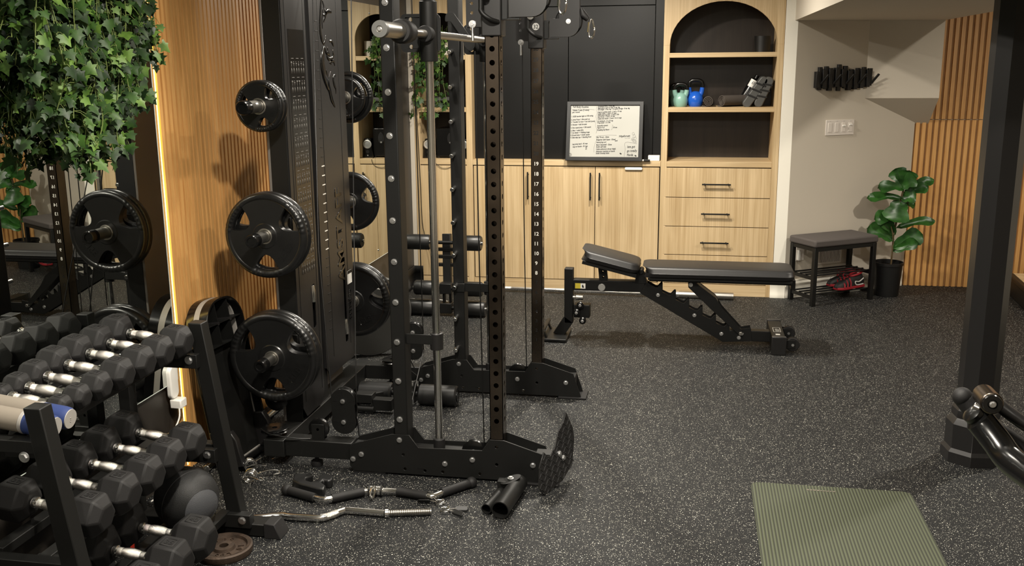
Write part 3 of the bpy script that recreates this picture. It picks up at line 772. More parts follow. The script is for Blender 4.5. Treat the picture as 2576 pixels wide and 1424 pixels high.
# top frame and rear beams
for y in (3.648, 4.698): part(mc, 'top_beam', MB().box(-1.72, XF1, y - 0.035, y + 0.035, TZ, TZ + 0.07), 'metal', 0.004)
part(mc, 'cross_beam', MB().box(XF0, XF1, 3.61, 4.74, TZ + 0.07, TZ + 0.14), 'metal', 0.004)
part(mc, 'cross_beam', MB().box(XR0, XR1, 3.61, 4.74, TZ + 0.07, TZ + 0.14), 'metal', 0.004)
for y0 in (3.612, 4.662):
    part(mc, 'rear_beam', MB().box(-1.64, -1.345, y0, y0 + 0.073, 0.048, 0.122), 'metal', 0.003)
part(mc, 'back_beam', MB().box(-1.73, -1.64, 3.60, 4.75, 0.046, 0.120), 'metal', 0.003)
for x, y in ((-1.515, 3.648), (-1.515, 4.698)):
    part(mc, 'levelling_foot', MB().cyl((x, y, 0.02), (x, y, 0.05), 0.008).lathe([(0, 0), (0.024, 0), (0.026, 0.006), (0.024, 0.022), (0.012, 0.024), (0, 0.02)], (x, y, 0), n=24), 'rubber')

# ---------------- weight tower with two shrouds
XT, XTb = -1.64, -1.72
TY0, TY1, TYm0, TYm1 = 3.825, 4.545, 4.082, 4.128
def shroud(y0, y1, zb, slot):
    zt = TZ + 0.07
    hole = rrect(slot[0], slot[1], slot[2], slot[3], 0.012, 4)
    poly = [(y0, zb + 0.05), (y0 + 0.04, zb), (y1 - 0.04, zb), (y1, zb + 0.05), (y1, zt), (y0, zt)]
    p = part(mc, 'shroud', MB().prism(poly, (XT - 0.004, 0, 0), (0, 1, 0), (0, 0, 1), (0.004, 0, 0), [hole]), 'metal2', 0.0)
    f = MB().box(XTb, XT - 0.004, y0, y0 + 0.004, zb + 0.05, zt).box(XTb, XT - 0.004, y1 - 0.004, y1, zb + 0.05, zt)
    part(p, 'side_flange', f, 'metal2')
    return p
s1 = shroud(TY0 + 0.004, TYm0, 0.13, (3.995, 4.03, 0.50, 0.70))
s2 = shroud(TYm1, TY1 - 0.004, 0.22, (4.395, 4.43, 0.32, 0.745))
part(mc, 'rear_cover', MB().box(XTb - 0.012, XTb, TY0, TY1, 0.1, TZ + 0.07), 'greypanel', 0.002)
part(mc, 'stack_post', MB().box(XTb, XT - 0.004, TY0, TY0 + 0.004, 0.1, TZ + 0.07), 'metal', 0.001)
part(mc, 'stack_post', MB().box(XTb, XT - 0.012, TYm0 - 0.03, TYm1 + 0.03, 0.1, TZ + 0.07), 'dark')
# folded edges drawn as thin raised lips and grooves on the shroud
gr = MB()
for y in (3.862, 4.058): gr.box(XT, XT + 0.0012, y, y + 0.0025, 0.2, TZ)
part(s1, 'fold_line', gr, 'dark')
gr = MB()
for y in (4.226, 4.462): gr.box(XT, XT + 0.0012, y, y + 0.003, 0.3, TZ)
part(s2, 'fold_line', gr, 'dark')
tk, tw = MB(), MB()
for k in range(34):
    z = 0.44 + k * 0.0425
    (tw if 0.78 < z < 1.24 else tk).box(XT, XT + 0.0012, 4.188, 4.222, z, z + 0.0042)  # middle ticks coloured pale to imitate light coming through the slits
part(s2, 'ruler_tick', tk, 'dark', label='dark ruler ticks'); part(s2, 'ruler_tick', tw, 'digit_slitlight', label='ruler ticks painted pale for light through the slits')
# selector pins
for y, z in ((4.012, 0.66), (4.412, 0.40)):
    part(mc, 'selector_pin', MB().cyl((XT - 0.03, y, z), (XT + 0.004, y, z), 0.007).lathe([(0, 0), (0.013, 0), (0.014, 0.04), (0.010, 0.075), (0, 0.078)], (XT - 0.004, y, z - 0.04), n=18), 'chrome')
# exercise chart: rows of little white figures
ch = part(s1, 'chart_panel', MB().box(XT, XT + 0.001, 3.885, 4.052, 0.80, 1.80), 'gloss')
fg = MB(); rnd = random.Random(3)
for r in range(12):
    z = 1.655 - r * 0.0778
    for g in range(3):
        yc = 3.918 + g * 0.052
        fg.box(XT + 0.001, XT + 0.0016, yc - 0.012, yc + 0.014, z + 0.026, z + 0.0285)
        for q in (-0.011, 0.013):
            y = yc + q; arm = rnd.choice((0.8, -0.5, 0.2)); lean = rnd.uniform(-0.004, 0.004); leg = rnd.uniform(0.003, 0.006)
            P = lambda dy, dz: (XT + 0.001, y + dy, z + dz)
            for pts in ([P(lean, 0.008), P(0, -0.012)], [P(0, -0.012), P(-leg, -0.034)], [P(0, -0.012), P(leg, -0.022), P(leg * 0.8, -0.034)], [P(lean, 0.004), P(-0.006, 0.004 + arm * 0.012)], [P(lean, 0.004), P(0.006, 0.004 + arm * 0.012)]):
                fg.strip(pts, 0.0022, (1, 0, 0), 0.0006)
            fg.prism(circ(y + lean, z + 0.012, 0.0026, 8), (XT + 0.001, 0, 0), (0, 1, 0), (0, 0, 1), (0.0006, 0, 0))
part(s1, 'chart_figures', fg, 'decal', deg=180, label='rows of small pale exercise figures')
# lettering down the shroud and below it
tx = text_mb('AMSTAFF', 0.115, (0, 0, 0), (0, 0, 1), (0, -1, 0), 0.001, bold=0.001)
zm = max(p.z for p in tx.v); tx.v = [V((XT + 0.0012 + p.x, 4.418 + p.y, 0.63 + p.z * 0.46 / zm)) for p in tx.v]
part(s2, 'lettering', tx, 'logo', deg=180)
part(s2, 'lettering', text_mb('FITNESS', 0.048, (XT + 0.0012, 4.492, 0.42), (0, 0, 1), (0, -1, 0), 0.0008, sx=0.9), 'logo', deg=180)
stk = part(s2, 'sticker', MB().box(XT, XT + 0.001, 4.455, 4.515, 0.60, 0.665), 'whitep', label='white printed sticker')
part(stk, 'sticker_header', MB().box(XT + 0.001, XT + 0.0014, 4.455, 4.515, 0.650, 0.665), 'dark')
# the big emblem of curved strokes on the upper shroud
def em(px, py):
    p = at(700 + px / 5.932, py / 5.932, X=XT + 0.001); return (XT + 0.0004, p.y, p.z)
lg = MB()
for pts, w in (([(650, -60), (640, 0), (630, 200), (625, 400), (645, 560), (675, 655)], [.004, .006, .007, .009, .010, .004]), ([(675, 655), (700, 600), (710, 520)], [.006, .005, .002]),
               ([(655, 0), (680, 80), (705, 170), (700, 235), (678, 330)], [.002, .004, .010, .009, .002]), ([(705, 195), (740, 160), (795, 180)], [.010, .010, .004]), ([(670, 110), (665, 200), (690, 225)], [.002, .003, .006]), ([(668, 150), (656, 300), (662, 430)], [.002, .003, .001]),
               ([(765, 612), (795, 615), (818, 660), (828, 690)], [.003, .006, .006, .002]), ([(700, 700), (715, 775), (755, 800), (770, 840)], [.003, .008, .008, .004]), ([(735, 700), (745, 790)], [.002, .006]), ([(725, 790), (740, 860), (785, 885), (815, 850), (815, 740)], [.003, .007, .010, .006, .002]),
               ([(815, 790), (835, 825)], [.006, .003]), ([(785, 885), (780, 930), (795, 960)], [.008, .006, .001]), ([(765, 940), (800, 910), (830, 915), (845, 980)], [.002, .006, .006, .002]),
               ([(690, 690), (665, 800), (660, 950), (690, 1120), (740, 1270), (765, 1330), (800, 1480), (850, 1600)], [.004, .016, .022, .022, .018, .014, .012, .002]), ([(715, 1040), (740, 1150), (755, 1290)], [.002, .004, .005]), ([(780, 1065), (760, 1200), (758, 1300)], [.002, .004, .003]),
               ([(855, 1120), (825, 1150), (835, 1250), (860, 1330), (860, 1400)], [.003, .008, .008, .004, .001])):
    c = smooth([em(*p) for p in pts], 5); n = len(pts) - 1
    ws = [w[min(int(i / 5), n - 1)] * (1 - (i / 5 - int(i / 5))) + w[min(int(i / 5) + 1, n)] * (i / 5 - int(i / 5)) if int(i / 5) < n else w[-1] for i in range(len(c))]
    lg.strip(c, [x * 2.3 for x in ws], (1, 0, 0), 0.001)
part(s2, 'emblem', lg, 'logo', deg=180)

# ---------------- plate horns on both sides of the tower
XH = -1.682
HZ = (1.497, 0.981, 0.469)
for z in HZ:
    for sgn, y0, L in ((-1, TY0, 0.302), (1, TY1, 0.29)):
        h = part(mc, 'plate_horn', MB().cyl((XH, y0, z), (XH, y0 + sgn * L, z), 0.0245, n=26), 'brushed')
        part(h, 'horn_cap', MB().lathe([(0.0245, -0.03), (0.0275, -0.03), (0.0275, 0.008), (0.024, 0.014), (0.016, 0.014), (0.014, 0.010), (0, 0.010)], (XH, y0 + sgn * L, z), (0, sgn, 0), 26), 'gloss')
        part(h, 'horn_flange', MB().box(XH - 0.038, XH + 0.038, min(y0, y0 + sgn * 0.008), max(y0, y0 + sgn * 0.008), z - 0.05, z + 0.05), 'metal', 0.002)

# ---------------- smith bar
SBZ = 1.763
sb = part(mc, 'smith_bar', MB().cyl((-0.979, 3.25, SBZ), (-0.979, 4.85, SBZ - 0.0), 0.0145, n=24), 'brushed')
yS = at(1006, 92, X=-0.979).y
for sgn, y0 in ((-1, yS), (1, 4.80)):
    part(sb, 'sleeve', MB().cyl((-0.979, y0, SBZ), (-0.979, y0 + sgn * (yS - 3.055 if sgn < 0 else 0.12), SBZ), 0.0255, n=30), 'brushed', 0.001)
    part(sb, 'sleeve_cap', MB().lathe([(0, -0.002), (0.010, -0.002), (0.011, 0.004), (0.026, 0.004), (0.0275, -0.002), (0.0275, -0.016), (0.025, -0.018)], (-0.979, y0 + sgn * (yS - 3.055 if sgn < 0 else 0.12), SBZ), (0, sgn, 0), 30), 'castgrey')
    part(sb, 'cap_bolt', bolt_mb((-0.979, y0 + sgn * (yS - 3.058 if sgn < 0 else 0.117), SBZ), (0, sgn, 0), 0.0065), 'bolt')
    part(sb, 'sleeve_stop', MB().lathe([(0.026, -0.004), (0.036, -0.004), (0.041, 0.004), (0.041, 0.05), (0.036, 0.058), (0.036, 0.10), (0.03, 0.104), (0.015, 0.104)], (-0.979, y0, SBZ), (0, -sgn, 0), 30), 'rubber')
for gy in (3.648, 4.698):
    part(sb, 'carriage', MB().lathe([(0.0165, -0.10), (0.032, -0.10), (0.033, -0.095), (0.033, 0.118), (0.0285, 0.12), (0.0285, 0.30), (0.0165, 0.30)], (-0.979, gy, SBZ + 0.0), n=30), 'metal', 0.001)
    part(sb, 'carriage_plate', MB().prism(rrect(-0.105, 0.05, -0.065, 0.075, 0.02, 4), (-0.985, gy + 0.006, SBZ), (1, 0, 0), (0, 0, 1), (0, 0.006, 0), [circ(-0.065, 0.055, 0.008, 10), circ(-0.065, -0.045, 0.008, 10)]), 'metal', 0.001)
    part(sb, 'bearing', MB().cyl((-0.979, gy - 0.06, SBZ), (-0.979, gy + 0.06, SBZ), 0.03, n=24), 'rubber', 0.003)
# catch hook on the far side
hk = at(1130, 42, Y=4.60); hb_ = at(1180, 112, Y=4.60)
hp = smooth([(hk.x - 0.02, 0, hk.z - 0.02), (hk.x - 0.015, 0, hk.z + 0.012), (hk.x + 0.015, 0, hk.z + 0.02), (hk.x + 0.04, 0, hk.z - 0.01), (hb_.x + 0.01, 0, hb_.z + 0.03), (hb_.x + 0.03, 0, hb_.z), (hb_.x + 0.01, 0, hb_.z - 0.03), (hb_.x - 0.02, 0, hb_.z - 0.012), (hb_.x - 0.035, 0, hb_.z + 0.03), (hk.x + 0.012, 0, hk.z - 0.03), (hk.x, 0, hk.z - 0.022)], 4, True)
part(sb, 'catch_hook', MB().prism([(p.x, p.z) for p in hp], (0, 4.60, 0), (1, 0, 0), (0, 0, 1), (0, 0.008, 0)), 'metal', 0.001)

# ---------------- sliding trolleys with swivel pulleys
def trolley(y0, zb, near):
    t = part(mc, 'trolley', MB().box(XF0 - 0.010, XF1 + 0.010, y0 - 0.008, y0 + 0.086, zb, zb + 0.33), 'metal2', 0.004)
    # perforated flange the cable hangs from
    fx0 = XF0 - 0.075
    part(t, 'flange', MB().prism([(fx0, zb + 0.035), (XF0 - 0.01, zb + 0.035), (XF0 - 0.01, zb + 0.33), (fx0, zb + 0.33)], (0, y0 + 0.03, 0), (1, 0, 0), (0, 0, 1), (0, 0.007, 0), [circ(fx0 + 0.022, zb + 0.085 + 0.034 * k, 0.0058, 12) for k in range(7)]), 'metal2')
    ez = zb + 0.045 if near else zb + 0.03
    ex = XF0 - 0.050
    part(t, 'eye_bolt', MB().lathe([(0.007, -0.004), (0.0135, -0.004), (0.0135, 0.004), (0.007, 0.004), (0.007, -0.004)], (ex, y0 + 0.027, ez), (0, 1, 0), 20).cyl((ex, y0 + 0.027, ez - 0.012), (ex, y0 + 0.027, ez - 0.06), 0.0055, n=12).join(bolt_mb((ex, y0 + 0.022, ez), (0, -1, 0), 0.008)), 'bolt')
    # pull handle rod
    hx = XF0 - 0.002
    part(t, 'pull_handle', MB().tube(smooth([(hx, y0 - 0.05, zb + 0.33), (hx, y0 - 0.05, zb + 0.12), (hx + 0.002, y0 - 0.05, zb + 0.085), (hx + 0.03, y0 - 0.045, zb + 0.06), (hx + 0.055, y0 - 0.012, zb + 0.05)], 5), 0.0085, 10), 'metal')
    part(t, 'pop_pin', MB().cyl((hx + 0.012, y0 - 0.008, zb + 0.145), (hx + 0.012, y0 - 0.055, zb + 0.145), 0.012, n=20).cyl((hx + 0.012, y0 - 0.055, zb + 0.145), (hx + 0.012, y0 - 0.062, zb + 0.145), 0.017, n=24), 'brushed', 0.002)
    if not near:
        r_ = part(t, 'number_window', MB().prism(circ((XF0 + XF1) / 2, zb + 0.10, 0.0165, 24), (0, y0 - 0.009, 0), (1, 0, 0), (0, 0, 1), (0, 0.001, 0)), 'silver')
        part(r_, 'number', text_mb('32', 0.025, ((XF0 + XF1) / 2, y0 - 0.0095, zb + 0.091), (1, 0, 0), (0, 0, 1), align='CENTER', bold=0.0003), 'dark', deg=180, recalc=False)
    # hinge and swivel housing
    hz0 = zb + 0.045 if near else zb + 0.03
    hg = MB().box(XF1 + 0.010, XF1 + 0.030, y0 + 0.01, y0 + 0.05, hz0 + 0.015, hz0 + 0.095)
    for z in (hz0 + 0.012, hz0 + 0.092): hg.box(XF1 + 0.008, XF1 + 0.075, y0 + 0.012, y0 + 0.048, z, z + 0.006)
    part(t, 'hinge', hg, 'metal', 0.001)
    for z in (hz0 + 0.098,): part(t, 'hinge_bolt', bolt_mb((XF1 + 0.055, y0 + 0.03, z), (0, 0, 1), 0.010), 'bolt')
    x0 = XF1 + 0.036; W = 0.135
    poly = [(0, hz0 + 0.022), (0.085, hz0 + 0.022)] + [(0.085 + 0.055 * math.sin(a * PI / 2 / 6), hz0 + 0.077 - 0.055 * math.cos(a * PI / 2 / 6)) for a in range(1, 7)] + [(W + 0.005, hz0 + 0.20), (0.045, hz0 + 0.20), (0.045, hz0 + 0.105), (0, hz0 + 0.105)]
    for y in (y0 + 0.008, y0 + 0.048):
        hs_ = part(t, 'pulley_housing', MB().prism(poly, (x0, y, 0), (1, 0, 0), (0, 0, 1), (0, 0.004, 0)), 'metal2')
    part(hs_, 'housing_bolt', bolt_mb((x0 + 0.088, y0 + 0.008, hz0 + 0.092), (0, -1, 0), 0.0085), 'bolt')
    part(t, 'wheel', MB().lathe([(0.01, -0.014), (0.060, -0.014), (0.064, -0.01), (0.054, 0), (0.064, 0.01), (0.060, 0.014), (0.01, 0.014)], (x0 + 0.088, y0 + 0.03, hz0 + 0.092), (0, 1, 0), 32), 'gloss')
    # ball stop and carabiner
    bz = hz0 + 0.10 if not near else hz0 + 0.115
    bx = x0 + 0.165
    part(t, 'ball_stop', MB().tube([(bx - 0.02, y0 + 0.03, bz + 0.05), (bx - 0.012, y0 + 0.03, bz + 0.02), (bx + 0.012, y0 + 0.03, bz)], [0.008, 0.019, 0.012], 14), 'rubber')
    cb_ = V((bx + 0.028, y0 + 0.03, bz - 0.012))
    ring = smooth([cb_ + V((math.cos(a) * (0.010 if math.sin(a) > 0 else 0.0145), 0.002 * math.sin(2 * a), math.sin(a) * 0.042 - 0.030)) for a in [2 * PI * i / 12 for i in range(12)]], 3, True)
    part(t, 'carabiner', MB().tube(ring, 0.0040, 8, closed=True).tube([cb_ + V((-0.010, 0, 0.0)), cb_ + V((-0.0145, 0, -0.045))], 0.005, 8), 'chrome')
trolley(3.606, 1.752, True)
trolley(4.656, 1.722, False)

# ---------------- the loose pulleys and cables behind the near side
def twin(c, R, gap, ax=(0, 1, 0)):
    """figure-eight side plates carrying two pulleys"""
    c = V(c)
    for dy in (-0.016, 0.013):
        out = [(R * math.cos(a), gap / 2 + R * math.sin(a)) for a in [(-0.35 + (PI + 0.7) * i / 16) for i in range(17)]]
        out += [(-x, -z) for x, z in out]
        sl = [[(-R * .75, gap / 2 - .0015), (-R * .45, gap / 2 - .0015), (-R * .45, gap / 2 + .0015), (-R * .75, gap / 2 + .0015)]]
        p = part(mc, 'pulley_plate', MB().prism(out, c + V((0, dy, 0)), (1, 0, 0), (0, 0, 1), (0, 0.003, 0)), 'metal', 0.001)
        if dy < 0:
            sl = MB()
            for q in (-gap / 2, gap / 2):
                for dx, dz in ((-1, 0), (1, 0), (0, 1 if q > 0 else -1), (0, -0.8 if q > 0 else 0.8)):
                    a0, a1 = 0.45, 0.78
                    sl.beam(c + V((dx * R * a0, dy - 0.0005, q + dz * R * a0)), c + V((dx * R * a1, dy - 0.0005, q + dz * R * a1)), 0.003, 0.001, (0, 1, 0))
                part(p, 'axle_bolt', bolt_mb(c + V((0, dy - 0.001, q)), (0, -1, 0), 0.0078), 'bolt')
            part(p, 'slot', sl, 'dark')
    for q in (-gap / 2, gap / 2): pulley(c + V((0, 0.0, q)), ax, R * 0.98, 0.02)
twin((-1.402, 3.70, 0.232), 0.054, 0.092)
twin((-1.236, 4.20, 0.402), 0.045, 0.088)
pulley((-1.497, 3.645, 0.168), (0, 1, 0), 0.044)
part(mc, 'pulley_bracket', MB().box(-1.525, -1.470, 3.628, 3.632, 0.12, 0.19).box(-1.525, -1.470, 3.658, 3.662, 0.12, 0.19), 'metal', 0.001)
pulley((-1.705, 3.665, 0.143), (0, 0, 1), 0.058)
pulley((-1.705, 3.70, 0.265), (0, 1, 0), 0.05)
pulley((-1.505, 4.69, 0.145), (0, 0, 1), 0.05)
ca = MB()
ca.tube(smooth([(-1.76, 3.645, 0.150), (-1.70, 3.60, 0.147), (-1.60, 3.60, 0.135), (-1.53, 3.625, 0.126)], 5), 0.0026, 7)
ca.tube(smooth([(-1.343, 3.70, 0.12), (-1.346, 3.70, 0.19), (-1.350, 3.71, 0.24), (-1.348, 3.72, 0.5), (-1.50, 4.3, 2.1)], 6), 0.0026, 7)
ca.tube([(-1.456, 3.70, 0.28), (-1.52, 3.80, 0.9), (-1.60, 4.1, 2.15)], 0.0026, 7)
ca.tube([(-1.281, 4.20, 0.445), (-1.286, 4.2, 2.2)], 0.0026, 7)
ca.tube([(-1.191, 4.20, 0.445), (-1.20, 4.2, 2.2)], 0.0026, 7)
ca.tube([(-1.281, 4.20, 0.36), (-1.29, 4.45, 0.14), (-1.505, 4.745, 0.145)], 0.0026, 7)
ca.tube([(-1.191, 4.20, 0.36), (-1.20, 3.95, 0.12), (-1.3, 3.68, 0.105)], 0.0026, 7)
part(mc, 'cable', ca, 'cable')
# ---------------- foot plate bolted to the front of the near base
FPm = Matrix.Translation((-0.485, 3.60, 0.0))
Qp = [at(1393, 1062, Y=3.72), at(1424, 1122, Y=3.74), at(1427, 1150, Y=3.74), at(1418, 1215, Y=3.66), at(1395, 1270, Y=3.44), at(1376, 1235, Y=3.46), at(1366, 1150, Y=3.52), at(1375, 1128, Y=3.54), at(1382, 1140, Y=3.60)]
fo = V((-0.495, 3.60, 0.13))
fn = V((0.92, -0.38, 0.06)).normalized(); fu = V((0.38, 0.92, 0)).normalized(); fv = fn.cross(fu); fv = fv if fv.z > 0 else -fv
outl = [(0.100, 0.150), (0.148, 0.07), (0.155, 0.02), (0.13, -0.08), (0.045, -0.122), (-0.10, -0.128), (-0.135, -0.085), (-0.12, 0.0), (-0.085, 0.045), (-0.06, 0.02), (-0.035, 0.012), (0.0, 0.035), (0.03, 0.09), (0.075, 0.115)]
fp = part(mc, 'foot_plate', MB().prism(outl, fo, fu, fv, fn * 0.005), 'metal2', 0.0008)
tr = MB()
for i in range(-5, 8):
    for j in range(-6, 7):
        x, z = i * 0.024 + (j % 2) * 0.012, j * 0.021
        inside = False
        for (ax_, az_), (bx_, bz_) in zip(outl, outl[1:] + outl[:1]):
            if (az_ > z) != (bz_ > z) and x < (bx_ - ax_) * (z - az_) / (bz_ - az_) + ax_: inside = not inside
        if inside and abs(x) < 0.14:
            s_ = 0.008; d_ = 1 if (i + j) % 2 else -1
            tr.beam(fo + fu * (x - s_) + fv * (z - s_ * d_) + fn * 0.0055, fo + fu * (x + s_) + fv * (z + s_ * d_) + fn * 0.0055, 0.0035, 0.0022, fn)
part(fp, 'tread', tr, 'metal2')
for q in ((0.03, 0.0), (0.058, -0.028)): part(fp, 'bolt', bolt_mb(fo + fu * q[0] + fv * q[1] + fn * 0.005, fn, 0.009), 'bolt')
part(fp, 'bracket', MB().box(-0.575, -0.50, 3.62, 3.675, 0.06, 0.125), 'metal', 0.002)


# ================================================================== WEIGHT PLATES
def plate_proto(R, th, bore=0.026):
    """three-grip rubber plate, axis +Y, front face towards -Y, centre at the origin"""
    t = bpy.data.objects.new('weight_plate', None); COL.objects.link(t); t.empty_display_size = 0.1
    rb = 0.105 * R if R > 0.15 else 0.12 * R
    # rim with moulded grip bands opposite the three windows
    nA, nC = 240, 12; rc = R - rb; vs = []; fs = []
    for i in range(nA):
        a = 2 * PI * i / nA; k = 0.0
        for w in (PI / 6, PI * 5 / 6, PI * 1.5):
            d = abs((a - w + PI) % (2 * PI) - PI)
            if d < 0.42: k = 0.0016 * (1 if math.sin(d * 52) > 0.2 else 0)
        for j in range(nC):
            b = 2 * PI * j / nC
            rr = rc + (rb) * math.cos(b); yy = (th * 0.5 + (k if abs(math.cos(b)) < 0.95 else 0)) * math.sin(b)
            vs.append((rr * math.cos(a), yy, rr * math.sin(a)))
    for i in range(nA):
        for j in range(nC):
            i2, j2 = (i + 1) % nA, (j + 1) % nC
            fs.append((i * nC + j, i2 * nC + j, i2 * nC + j2, i * nC + j2))
    part(t, 'rim', MB().add(vs, fs), 'plate', local=True, deg=60)
    # hub with three lobes
    ro = R * 0.86; pts = []
    for w in (PI / 2, PI * 7 / 6, PI * 11 / 6):
        for da in (-0.66, -0.62, -0.54, -0.40, -0.2, 0, 0.2, 0.40, 0.54, 0.62, 0.66):
            pts.append((ro * math.cos(w + da), ro * math.sin(w + da)))
        for da, f in ((0.675, 0.80), (0.69, 0.68), (0.74, 0.57), (0.82, 0.49), (0.93, 0.45), (1.047, 0.435), (1.164, 0.45), (1.274, 0.49), (1.354, 0.57), (1.404, 0.68), (1.419, 0.80)):
            pts.append((R * f * math.cos(w + da), R * f * math.sin(w + da)))
    hole = circ(0, 0, bore, 28)
    part(t, 'hub', MB().prism(pts, (0, -th * 0.42, 0), (1, 0, 0), (0, 0, 1), (0, th * 0.84, 0), [hole]), 'plate', 0.004, local=True)
    inner = [(x * 0.93, y * 0.93) for x, y in pts]
    part(t, 'raised_ring', MB().lathe([(bore, -th * 0.5), (R * 0.28, -th * 0.5), (R * 0.30, -th * 0.42), (R * 0.30, th * 0.42), (R * 0.28, th * 0.5), (bore, th * 0.5), (bore, -th * 0.5)], (0, 0, 0), (0, 1, 0), 36), 'plate', local=True)
    part(t, 'steel_insert', MB().lathe([(bore, -th * 0.53), (bore + 0.006, -th * 0.53), (bore + 0.007, -th * 0.45), (bore, -th * 0.4)], (0, 0, 0), (0, 1, 0), 32), 'brushed', local=True)
    return t
def plate_text(t, s, R, th, ang, size):
    a = math.radians(ang); c = V((math.cos(a) * R * 0.6, -th * 0.42 - 0.0002, math.sin(a) * R * 0.6))
    u = V((-math.sin(a), 0, math.cos(a))); v = V((math.cos(a), 0, math.sin(a)))
    u, v = -u if False else u, -v
    part(t, 'weight_mark', text_mb(s, size, c - v * size * 0.35, u, v, 0.0012, align='CENTER', bold=0.0004), 'plate', local=True, deg=180)
def place_plate(t, label, loc, spin=0.0, flip=False, group=None, lean=None):
    t.location = loc; t.rotation_euler = (0, spin, PI if flip else 0)
    return tag(t, label, 'weight plate', group)
P35 = plate_proto(0.176, 0.036); plate_text(P35, '35LB', 0.176, 0.036, -38, 0.042)
P45 = plate_proto(0.193, 0.042); plate_text(P45, '45LB', 0.193, 0.042, -38, 0.042)
P10 = plate_proto(0.102, 0.028); plate_text(P10, '10LB', 0.102, 0.028, -38, 0.022)
YF = 3.655
place_plate(P35, 'front 35 lb plate on the middle horn, before the slat wall', (XH, YF, HZ[1]))
place_plate(copy_tree(P35), 'rear plate on the middle horn, tucked behind the 35 lb plate', (XH, YF + 0.042, HZ[1]), 0.12)
place_plate(P45, 'front 45 lb plate on the lowest horn, nearest the step platform', (XH, YF - 0.005, HZ[2]))
place_plate(copy_tree(P45), 'rear plate on the lowest horn, tucked behind the 45 lb plate', (XH, YF + 0.044, HZ[2]), -0.15)
place_plate(P10, 'small front plate on the top horn, chrome horn end showing', (XH, YF + 0.015, HZ[0]), -0.25)
place_plate(copy_tree(P10), 'small rear plate on the top horn, behind the other small plate', (XH, YF + 0.048, HZ[0]), -0.1)
# the far horns: seen beyond the tower
Yb = 4.66
place_plate(copy_tree(P10), 'small plate on the far top horn, nearer of two', (XH, Yb, HZ[0]), 0.2)
b_ = plate_proto(0.128, 0.032)
place_plate(b_, 'larger plate behind the small one on the far top horn', (XH, Yb + 0.045, HZ[0]), 0.1)
b_ = plate_proto(0.150, 0.034)
place_plate(b_, 'plate on the far middle horn, cabinet door seen through its grips', (XH, Yb + 0.012, HZ[1]), 0.2)
place_plate(copy_tree(P45), 'front plate on the far lowest horn, over the grey floor plates', (XH, Yb, HZ[2]), 0.4)
place_plate(copy_tree(P45), 'back plate on the far lowest horn, behind the front one', (XH, Yb + 0.048, HZ[2]), 0.1)
# grey plates leaning on the wall behind, standing on the floor
for i, (x, y, R, l) in enumerate(((-1.80, 5.22, 0.205, 'grey iron plate standing on the floor below the far plates'), (-1.83, 5.42, 0.215, 'grey iron plate standing behind another grey one, under the mirror'))):
    t = thing('iron_plate', l, 'weight plate', (x, y, 0))
    c = V((x, y, R)); ax = V((0.35, -1, 0.0)).normalized()
    part(t, 'disc', MB().lathe([(0.026, -0.018), (R * 0.33, -0.018), (R * 0.36, -0.008), (R * 0.78, -0.008), (R * 0.81, -0.018), (R * 0.98, -0.018), (R, -0.012), (R, 0.012), (R * 0.98, 0.018), (0.026, 0.018), (0.026, -0.018)], c, ax, 44), 'castgrey')
    part(t, 'rim_ring', MB().lathe([(R * 0.5, -0.0115), (R * 0.53, -0.0115), (R * 0.53, -0.008), (R * 0.5, -0.008)], c, ax, 44), 'silver')
# ================================================================== DUMBBELL RACK
YA, YZ = 2.165, 3.03                  # near and far end frames
rk = thing('dumbbell_rack', 'black three-tier dumbbell rack in front of the large mirror', 'rack', (-1.75, 2.6, 0))
for y in (YA, YZ):
    part(rk, 'upright', MB().hexa([(-1.60, y - 0.025, 0.045), (-1.545, y - 0.025, 0.045), (-1.545, y + 0.025, 0.045), (-1.60, y + 0.025, 0.045), (-1.695, y - 0.025, 0.785), (-1.645, y - 0.025, 0.785), (-1.645, y + 0.025, 0.785), (-1.695, y + 0.025, 0.785)]), 'metal', 0.003)
    part(rk, 'rear_upright', MB().box(-1.99, -1.945, y - 0.022, y + 0.022, 0.045, 0.80), 'metal', 0.003)
    f = part(rk, 'foot', MB().box(-2.01, -1.425, y - 0.035, y + 0.035, 0.004, 0.05), 'metal', 0.003)
    part(f, 'foot_cap', MB().hexa([(-1.46, y - 0.041, 0), (-1.395, y - 0.041, 0), (-1.395, y + 0.041, 0), (-1.46, y + 0.041, 0), (-1.46, y - 0.037, 0.056), (-1.42, y - 0.036, 0.054), (-1.42, y + 0.036, 0.054), (-1.46, y + 0.037, 0.056)]), 'rubber', 0.003)
    for z in (0.69, 0.34): part(rk, 'end_tie', MB().box(-1.96, -1.66 if z > .5 else -1.61, y - 0.02, y + 0.02, z - 0.035, z), 'metal', 0.002)
tiers = [(-1.765, -1.90, 0.684, 0.700), (-1.725, -1.865, 0.336, 0.352), (-1.61, -1.74, 0.094, 0.110)]
for xf, xr, zf, zr in tiers:
    for x, z in ((xf, zf), (xr, zr)):
        part(rk, 'rail', MB().beam((x, YA + 0.02, z - 0.016), (x, YZ - 0.02, z - 0.016), 0.034, 0.032, (0.14, 0, 1)), 'metal', 0.002)
    for y, s in ((YZ - 0.026, -1), (YA - 0.026, -1)):
        part(rk, 'bolt', bolt_mb((xf + 0.075, y - 0.020, zf - 0.026), (0, -1, 0), 0.011), 'bolt')
    for y in (YA + 0.03, YZ - 0.03):
        part(rk, 'rail_bracket', MB().box(xf - 0.03, xf + 0.105, y - 0.018, y + 0.018, zf - 0.056, zf - 0.006), 'metal', 0.002)

